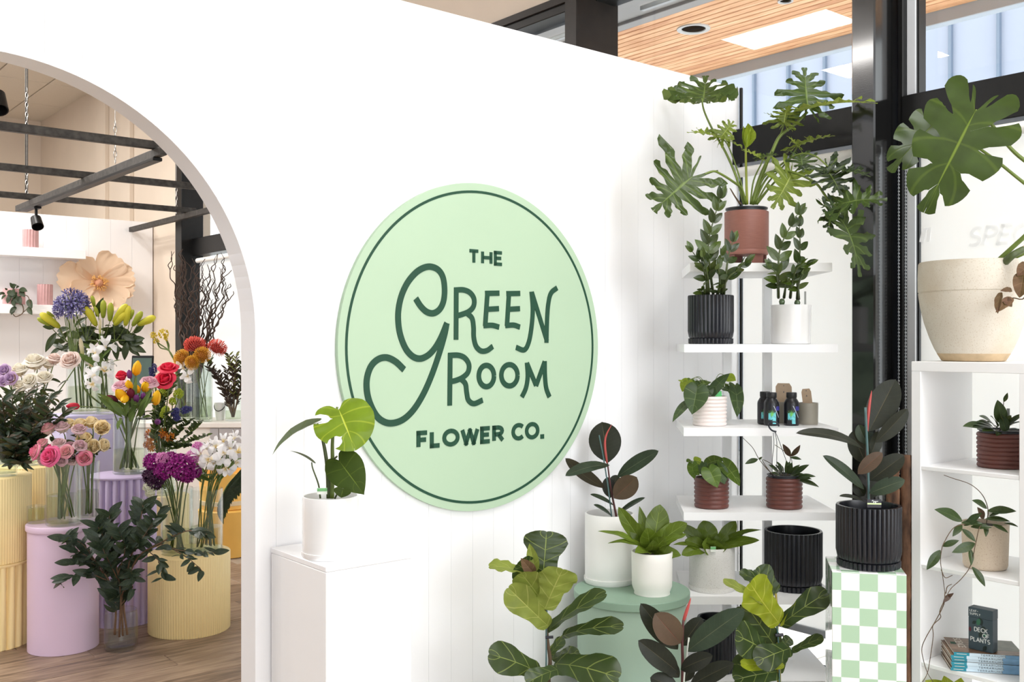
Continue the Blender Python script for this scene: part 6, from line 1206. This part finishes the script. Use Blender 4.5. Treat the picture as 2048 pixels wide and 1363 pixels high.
# counter, tablet, bucket, crate, tubs
cw_ = plain('counter_white', G(232, 228, 222), .5, .02, 4); cg = plain('counter_grey', G(172, 170, 172), .5, .03, 5)
q0 = fp(250, 8.05); t = thing('counter', 'long white counter at the back of the flower room by the window', 'counter', (q0.x, 7.70, 0))
part('body', MB().box(0, 1.15, .02, .54, 0, cz-.04, .004), cw_, t); part('top', MB().box(-.02, 1.16, 0, .55, cz-.039, cz, .004), cw_, t)
for k, x in enumerate((.79, .86, .98)): part('front_panel', MB().box(x, x+(.065 if k == 0 else .11 if k == 1 else .16), .008, .0195, .02, cz-.045, .002), cg, t)
q = fp(283, 8.0, cz+.001); t = thing('tablet', 'black framed tablet on a stand at the left end of the counter', 'tablet', q, -.1); s = 8.0/F
M = Matrix.Translation((0, 0, .30)) @ Matrix.Rotation(-.12, 4, 'X'); part('screen_frame', MB().box(-.092, .092, -.008, .008, -.16, .055+.16, .006), black, t, M=M); part('screen', MB().box(-.080, .080, -.0095, -.0075, -.12, .195, 0), plain('dark_green_screen', G(78, 96, 88), .2, .1, 8), t, M=M); part('stand', MB().box(-.05, .05, 0, .09, 0, .012, .003).tube([(0, .04, .01), (0, .02, .2)], .012, 8), black, t)
q = fp(440, 7.95, cz+.001); t = thing('white_bucket', 'small white bucket with a black handle on the counter', 'bucket', q); part('body', MB().lathe([(.03, 0), (.032, .003), (.044, .13), (.046, .13), (.046, .138), (.041, .138), (.03, .01), (0, .01)], 28), white_satin, t, 40); part('handle', MB().tube([(.045*cos(a), -.02*0-.046*abs(sin(a)), .125-.05*sin(a)) for a in [pi*k/10 for k in range(11)]], .003, 5), black, t)
mauve = plain('mauve_paint', G(186, 164, 172), .6, .05, 14); org = plain('orange_tub_glaze', G(240, 190, 96), .45, .04, 8)
t = thing('crate', 'mauve painted slatted crate on the floor right of the short yellow drum', 'crate', fp(478, 7.40), .02); 
for z0, z1 in ((.0, .10), (.20, .285)): 
    part('slat', MB().box(-.16, .24, 0, .014, z0, z1, .002), mauve, t); part('slat', MB().box(-.16, .24, .236, .25, z0, z1, .002), mauve, t); part('slat', MB().box(-.16, -.146, .0145, .2355, z0, z1, .002), mauve, t)
part('slat', MB().box(-.1455, .24, .0145, .2355, 0, .012, .002), mauve, t)
for x in (-.145, .21): part('corner_post', MB().box(x, x+.03, .015, .04, .0125, .285, .002), mauve, t); part('corner_post', MB().box(x, x+.03, .21, .235, .0125, .285, .002), mauve, t)
for k, (x, z, lab) in enumerate(((455, .0, 'orange tub, lower one of the two at the right of the arch view'), (452, .31, 'orange tub, upper one of the two at the right of the arch view'))):
    t = thing('orange_tub', lab, 'tub', fp(x, 7.02, z+.02 if k else 0)); 
    if k == 0: part('body', MB().lathe([(.17, 0), (.175, .004), (.20, .32), (.19, .328), (0, .328)], 48), org, t, 40)
    else: part('body', MB().lathe([(.165, 0), (.17, .004), (.185, .24), (.185, .255), (.175, .255), (.165, .1), (0, .1)], 48), org, t, 40); part('band', MB().lathe([(.172, .03), (.178, .032), (.180, .06), (.174, .062)], 48), plain('tub_band', G(226, 206, 170), .6, .04, 9), t, 40)
# stock and white irises on the short yellow drum
C = Crop(270, 860, .1908, 5.06)
fl(C, [(480, 385, 135, -.04, (.1, -.9, .5)), (200, 345, 95, .0, (-.5, -.6, .6)), (380, 330, 90, .03, (0, -.3, 1)), (545, 460, 90, -.02, (.4, -.9, .1)), (300, 430, 90, -.03, (-.2, -1, .2)), (620, 430, 70, .02, (.8, -.5, .1))], 'stock', 'cut_stock', 'flower', stk, 'stock', 'magenta purple stock')
fl(C, [(290, 305, 70, -.02, (-.1, -.6, .8)), (600, 285, 75, .04, (.3, -.3, .9)), (655, 190, 60, .05, (.2, -.2, 1))], 'stock', 'cut_stock', 'flower', stp, 'stock', 'pale pink stock')
fl(C, [(215, 520, 100, -.03, (-.7, -.6, .2)), (150, 470, 60, -.02, (-.9, -.4, .2))], 'stock', 'cut_stock', 'flower', std, 'stock', 'dark plum stock'); fl(C, [(145, 590, 52, -.05, (-.9, -.6, -.2)), (165, 650, 48, -.05, (-.7, -.6, -.5))], 'stock', 'cut_stock', 'flower', stw, 'stock', 'small white stock')
C = Crop(270, 860, .1908, 5.12)
fl(C, [(680, 255, 95, -.03, (-.4, -.8, .4)), (780, 310, 92, -.06, (-.1, -1, .2)), (845, 165, 90, .02, (0, -.6, .8)), (930, 240, 92, -.04, (.1, -.9, .4)), (1000, 190, 85, .04, (.3, -.5, .8)), (1080, 220, 90, .0, (.5, -.7, .5)), (925, 115, 75, .05, (.1, -.3, 1)), (1065, 335, 88, -.02, (.6, -.8, .0)), (950, 400, 85, -.06, (.2, -.9, -.3)), (680, 385, 82, -.04, (-.4, -.8, -.5)), (760, 190, 75, .02, (-.2, -.6, .7)), (830, 345, 70, -.05, (0, -1, .0)), (1040, 75, 70, .03, (.4, -.4, 1)), (880, 300, 70, -.03, (0, -1, .3))], 'iris', 'cut_iris', 'flower', irw, 'orchid', 'white iris', leaves=1, lk=1)
# proteas, kangaroo paw, drooping iris, leucadendron and willow on the counter
C = Crop(290, 640, .1614, 7.80)
fl(C, [(620, 330, 125, .02, (0, -.2, 1)), (885, 355, 115, .05, (.5, -.3, .8))], 'protea', 'cut_protea', 'flower', prr, 'protea', 'coral red pincushion protea', leaves=2)
fl(C, [(470, 475, 105, -.03, (-.7, -.6, .4)), (712, 440, 98, -.06, (.2, -.8, .6)), (590, 525, 85, -.08, (-.1, -1, .1))], 'protea', 'cut_protea', 'flower', pry, 'protea', 'golden yellow pincushion protea', leaves=2)
fl(C, [(105, 190, 50, 0), (225, 170, 70, 0), (140, 260, 42, 0), (260, 220, 40, 0)], 'paw', 'kangaroo_paw', 'flower', yk, 'white2', 'yellow kangaroo paw', r0=.006, curve=[C(370, 520, 0), C(300, 380, 0)])
fl(C, [(465, 590, 95, -.05, (-.3, -.8, .3)), (530, 690, 90, -.06, (.2, -.9, -.3))], 'iris', 'cut_iris', 'flower', irw, 'white2', 'drooping white iris')
def sprig(root, C, pts, n, ll, lk, r0=.003, sp=1.0, seed=0, mat=st_brown, wid=1, dd=.0):
    rr = random.Random(seed); q = cat_rom([C(p[0], p[1], p[2] if len(p) > 2 else dd*i/len(pts)) for i, p in enumerate(pts)], 8); m = len(q)-1
    part('twig', MB().tube([p-V(root.location) for p in q], [r0*(1-.6*i/m) for i in range(m+1)], 5), mat, root, 180)
    for k in range(n):
        f = .2+.8*k/max(1, n-1); i = min(m-1, int(f*m)); p = q[i].lerp(q[i+1], f*m-i); tg = (q[i+1]-q[i]).normalized(); a = rr.random()*6.283
        s = V((cos(a), .7*sin(a), .25*sin(a*2+1))); dr = (s*sp+tg*.55+V((0, -.1, 0))).normalized(); L = C.w(ll)*rr.uniform(.65, 1.15)
        qleaf(root, lk[k % len(lk)], p, p+dr*L, (rr.uniform(-.6, .6), -.8, rr.uniform(.1, .9)))
dkm = leafmat('leucadendron_leaf', G(58, 42, 40), G(80, 60, 54), G(64, 52, 46), .5, 4, .95, .05); olm = leafmat('olive_tip_leaf', G(120, 124, 60), G(140, 140, 80), G(120, 122, 70), .5, 4, .95, .1); LD = [unit_leaf('lance', .26, .4, .15, m_, True) for m_ in (dkm, lfg, olm)]
C = Crop(290, 640, .1614, 7.85)
VASES['dark'] = VASES['dark']
for i, (pts, tip) in enumerate((([(1080, 1200), (1010, 900), (900, 640)], 0), ([(1090, 1200), (1050, 850), (1010, 600)], 0), ([(1100, 1200), (1110, 800), (1100, 560)], 0), ([(1085, 1200), (1000, 850), (830, 600)], 0), ([(1090, 1200), (1120, 760), (1130, 420)], 2), ([(1095, 1200), (1090, 700), (1040, 430)], 2), ([(1100, 1200), (1180, 850), (1240, 600)], 0), ([(1100, 1200), (1200, 700), (1220, 450)], 1), ([(1085, 1200), (940, 820), (770, 560)], 0))):
    t = thing('leucadendron_branch', '%s leucadendron branch in the vase at the right end of the counter' % (ORD[i]+(' olive tipped' if tip == 2 else ' dark')), 'branch', C(*pts[0]), 0, 'dark branches on the counter'); sprig(t, C, pts, 46, 85, [LD[tip], LD[0] if tip != 1 else LD[1]], .006, .9, i+40, st_brown)
    t['label'] = '%s leucadendron branch, tip %s from the left at the right end of the counter' % ('olive tipped' if tip == 2 else 'green' if tip == 1 else 'dark', ORD[sorted([830, 900, 770, 1010, 1040, 1100, 1130, 1220, 1240]).index(pts[-1][0])])
C = Crop(330, 460, .1908, 8.2)
wl = plain('willow_bark', G(66, 48, 38), .7, .2, 30); wpts = [(170, 200), (30, 220), (110, 370), (200, 200), (180, 330), (250, 330), (330, 360), (380, 300), (440, 360), (420, 540), (540, 250), (600, 400), (640, 290), (660, 420), (700, 640), (560, 600), (480, 470), (300, 480), (120, 680), (690, 560)]
for i, (ex, ey) in enumerate(wpts):
    rr = random.Random(i+5); bx = 250+(ex-360)*.35+60; t = thing('willow_branch', '', 'branch', VASES['willow'][0]+V((0, 0, .03)), 0, 'curly willow branches on the counter')
    q = []; n = 22
    for k in range(n+1):
        f = k/n; x = (1-f)*bx+f*ex+rr.uniform(-22, 22)*min(1, f*3); y = (1-f)*1290+f*ey; q.append((x+26*sin(f*19+i*2)*f, y, .10*sin(i*2.1)*f+.02*sin(f*23+i)))
    S_(t, C, [(330+(i % 5)*8-16, 1600)]+q, .008, .003, wl, 'branch')
    for k in range(3):
        j = 7+k*5+rr.randint(0, 2); x, y, d = q[j]; sx = rr.choice((-1, 1)); S_(t, C, [(x, y, d), (x+sx*26, y-60, d), (x+sx*10, y-120, d), (x+sx*44, y-190, d)], .004, .002, wl, 'twig')
    GR.setdefault(('curly willow branch', 'willow_branch'), []).append(t); t['tipx'] = ex
# middle vase: blue delphinium, lime, orange and green sprigs
C = Crop(200, 720, .1761, 5.66)
fl(C, [(850, 590, 85, -.03, (.5, -.8, .3)), (965, 565, 80, -.02, (.9, -.4, .2)), (620, 100, 60, .1, (0, -.2, 1)), (590, 150, 65, .1, (-.2, -.3, 1)), (870, 650, 70, -.04, (.5, -.9, -.1))], 'delph', 'cut_delphinium', 'flower', dlp, 'mid', 'indigo blue delphinium')
fl(C, [(890, 385, 55, 0), (730, 360, 50, 0), (825, 470, 42, 0), (745, 570, 46, -.04), (720, 620, 40, -.04)], 'stock', 'cut_viburnum', 'flower', lime_, 'mid', 'lime green viburnum', leaves=2)
fl(C, [(565, 850, 75, .06), (590, 920, 65, .04), (720, 830, 70, .0), (800, 880, 70, .0), (600, 1000, 60, .03), (545, 960, 60, .03)], 'paw', 'orange_banksia', 'flower', orp, 'mid', 'small orange flower')
grn = [unit_leaf('ovate', .4, .4, .15, m_, True) for m_ in (lfg, leafmat('fresh_sprig_leaf', G(74, 92, 46), G(110, 126, 70), G(96, 112, 64), .45, 4, .95, .1))]
for i, (pts, n) in enumerate((([(640, 1000), (760, 760), (880, 700)], 22), ([(700, 1000), (850, 850), (1010, 690)], 24), ([(720, 1020), (950, 880), (1130, 700)], 24), ([(760, 1020), (1000, 920), (1210, 850)], 20), ([(650, 900), (720, 500), (700, 330)], 26), ([(640, 900), (640, 600), (820, 300)], 24), ([(700, 1020), (800, 960), (960, 960)], 26), ([(640, 1010), (620, 800), (700, 700)], 22), ([(740, 1030), (900, 980), (1150, 950)], 22), ([(620, 900), (720, 450), (870, 180)], 22))):
    t = thing('greenery_sprig', '', 'branch', C(*pts[0]), 0, 'green sprigs in the middle vase'); sprig(t, C, pts, n*2, 80, grn, .003, .9, i+70, stg); GR.setdefault(('leafy green sprig', 'greenery_sprig'), []).append(t); t['tipx'] = pts[-1][0]
C = Crop(270, 860, .1908, 5.9)
pt_ = thing('palm_frond', 'dark feathery palm frond beside the orange tubs at the right of the arch', 'foliage', C(880, 760)); q = cat_rom([C(870, 790), C(960, 600), C(1060, 480), C(1130, 400)], 10)
part('midrib', MB().tube([p-V(pt_.location) for p in q], .006, 5), stg, pt_, 180)
for k, p in enumerate(q[::1]):
    for sd in (-1, 1):
        for e in range(2): L = C.w(190); qleaf(pt_, LD[1], p, p+V((.55+.3*sd, -.15, sd*.6-.35+e*.3)).normalized()*L*rnd.uniform(.7, 1.1), (0, -1, .4))
# dark leafy branches at the left
C = Crop(0, 780, .2127, 4.93)
eul = [unit_leaf('lance', .24, .5, .15, m_, True) for m_ in (lm_euc, leafmat('bronze_branch_leaf', G(70, 58, 44), G(96, 84, 60), G(80, 72, 56), .5, 4, .95, .08), lfg)]
for i, e in enumerate(((20, 60), (120, 20), (240, 40), (360, 90), (470, 60), (560, 120), (600, 210), (540, 300), (420, 240), (300, 200), (160, 180), (40, 250), (-60, 150), (380, 420), (240, 400), (80, 430), (300, 560), (140, 600), (20, 560), (220, 690), (480, 180), (-80, 420), (340, 330), (180, 500))):
    t = thing('leafy_branch', '', 'branch', VASES['branch'][0]+V((0, 0, .05)), 0, 'dark leafy branches at the left'); rr = random.Random(i)
    sprig(t, C, [(90, 740, .02), (90+(e[0]-90)*.45, 650-(650-e[1])*.4, .0), (e[0], e[1], .02-.16*rr.random())], 44, 150, eul, .004, .9, i+100, st_brown); GR.setdefault(('dark leafy branch', 'leafy_branch'), []).append(t); t['tipx'] = e[0]
# eucalypt branches in the floor vase
C = Crop(100, 1000, .2274, 4.74)
ebig = [unit_leaf('ovate', .42, .45, .15, m_, False) for m_ in (lm_euc, leafmat('deep_eucalypt_leaf', G(40, 54, 42), G(80, 96, 70), G(70, 84, 66), .4, 4, .95, .05))]; enar = [unit_leaf('lance', .24, .45, .15, lm_euc, False)]
gumb = plain('gum_bark', G(110, 84, 62), .7, .2, 30)
def euc(i, lab, pts, n, ll, lk, sub):
    n = int(n*1.35); ll *= 1.2; t = thing('eucalypt_branch', lab, 'branch', C(*pts[0]), 0, 'eucalypt branches in the floor vase'); sprig(t, C, pts, n, ll, lk, .0055, .95, i+300, gumb)
    for k, (s, m_) in enumerate(sub): sprig(t, C, s, int(m_*1.4), ll*.92, lk, .0028, .9, i*7+k+400, gumb)
euc(0, 'long eucalypt branch reaching left over the pink drum', [(570, 1180), (570, 850, -.02), (420, 560, -.06), (150, 400, -.10)], 26, 135, ebig, [([(500, 700, -.04), (300, 640, -.10), (80, 730, -.12)], 10), ([(470, 640, -.05), (380, 560, -.12), (200, 540, -.14)], 14), ([(420, 560, -.06), (280, 380, -.09), (130, 330, -.10)], 12)])
euc(1, 'dense upright eucalypt branch in the middle of the floor vase', [(610, 1200), (620, 800, -.04), (560, 450, -.06), (520, 120, -.04)], 30, 140, ebig, [([(600, 700, -.05), (500, 500, -.14), (420, 330, -.14)], 18), ([(600, 650, -.05), (660, 420, -.14), (600, 260, -.12)], 18), ([(580, 560, -.05), (480, 340, -.08), (400, 190, -.06)], 14)])
euc(2, 'long eucalypt branch arching right across the yellow drum', [(680, 1180), (650, 850, -.02), (760, 520, -.08), (960, 380, -.12), (1200, 270, -.16), (1380, 300, -.18)], 30, 110, [ebig[0], enar[0]], [([(960, 380, -.12), (1150, 440, -.18), (1480, 460, -.2)], 10), ([(1100, 440, -.16), (1230, 520, -.2), (1340, 620, -.2)], 8), ([(860, 440, -.1), (960, 540, -.18), (990, 680, -.2)], 10)])
euc(3, 'eucalypt branch rising right in front of the fluted lilac drum', [(640, 1190), (640, 800, -.03), (740, 400, -.07), (800, 150, -.06), (820, 40, -.05)], 28, 120, ebig, [([(740, 420, -.07), (880, 260, -.08), (980, 60, -.06)], 16), ([(700, 500, -.07), (780, 380, -.14), (900, 200, -.12)], 16), ([(650, 700, -.05), (720, 640, -.12), (730, 780, -.12)], 8)])
# ---------------------------------------------------------------- labels of the many alike stems: counted from the left
WH = {'rose': 'in the vase on the pink drum', 'ranun': 'in the vase at the right of the pink drum'}
PLACE = {'pink tipped rose': 'on the pink drum', 'hot pink rose': 'on the pink drum', 'pale mauve rose': 'on the pink drum', 'cream ranunculus': 'on the pink drum', 'yellow tulip': 'on the lilac drum', 'purple tulip': 'on the lilac drum', 'wine red tulip': 'on the lilac drum', 'pale pink ruffled peony': 'on the lilac drum', 'raspberry red ranunculus': 'on the lilac drum', 'big coral red ranunculus': 'behind the tulips', 'violet drooping tulip': 'behind the tulip vase', 'single red tulip leaning far out': 'to the left of the lilac drum',
         'ivory white rose': 'on the yellow drum stack', 'blush white rose': 'on the yellow drum stack', 'mauve lisianthus with yellow heart': 'at the left edge', 'violet blue agapanthus': 'in the tall vase', 'magenta purple stock': 'on the short yellow drum', 'pale pink stock': 'on the short yellow drum', 'dark plum stock': 'on the short yellow drum', 'small white stock': 'on the short yellow drum', 'coral red pincushion protea': 'on the counter', 'golden yellow pincushion protea': 'on the counter', 'yellow kangaroo paw': 'on the counter', 'drooping white iris': 'on the counter',
         'indigo blue delphinium': 'behind the tulip vase', 'lime green viburnum': 'behind the tulip vase', 'small orange flower': 'behind the tulip vase', 'curly willow branch': 'by the far window', 'leafy green sprig': 'behind the purple stock', 'dark leafy branch': 'in the dark bunch under the white roses'}
vi = [0]
for (tm_, nm), ts in GR.items():
    sets = [ts]
    if tm_ == 'white iris': sets = [[o for o in ts if o.location.z > 1.1], [o for o in ts if o.location.z <= 1.1]]
    for si, ss in enumerate(sets):
        key = lambda o: o['tipx'] if 'tipx' in o else o.location.x/o.location.y
        pl_ = PLACE.get(tm_, ('in front of the lily leaves', 'on the short yellow drum')[si])
        for i, o in enumerate(sorted(ss, key=key)):
            o['label'] = tm_+' '+pl_ if len(ss) == 1 else ('%s %s from the left %s' % (ORD[i] if i < 20 else 'twenty '+ORD[i-20], tm_, pl_))
            if len(ss) > 1: o['group'] = tm_+'s '+pl_
            if 'tipx' in o: del o['tipx']
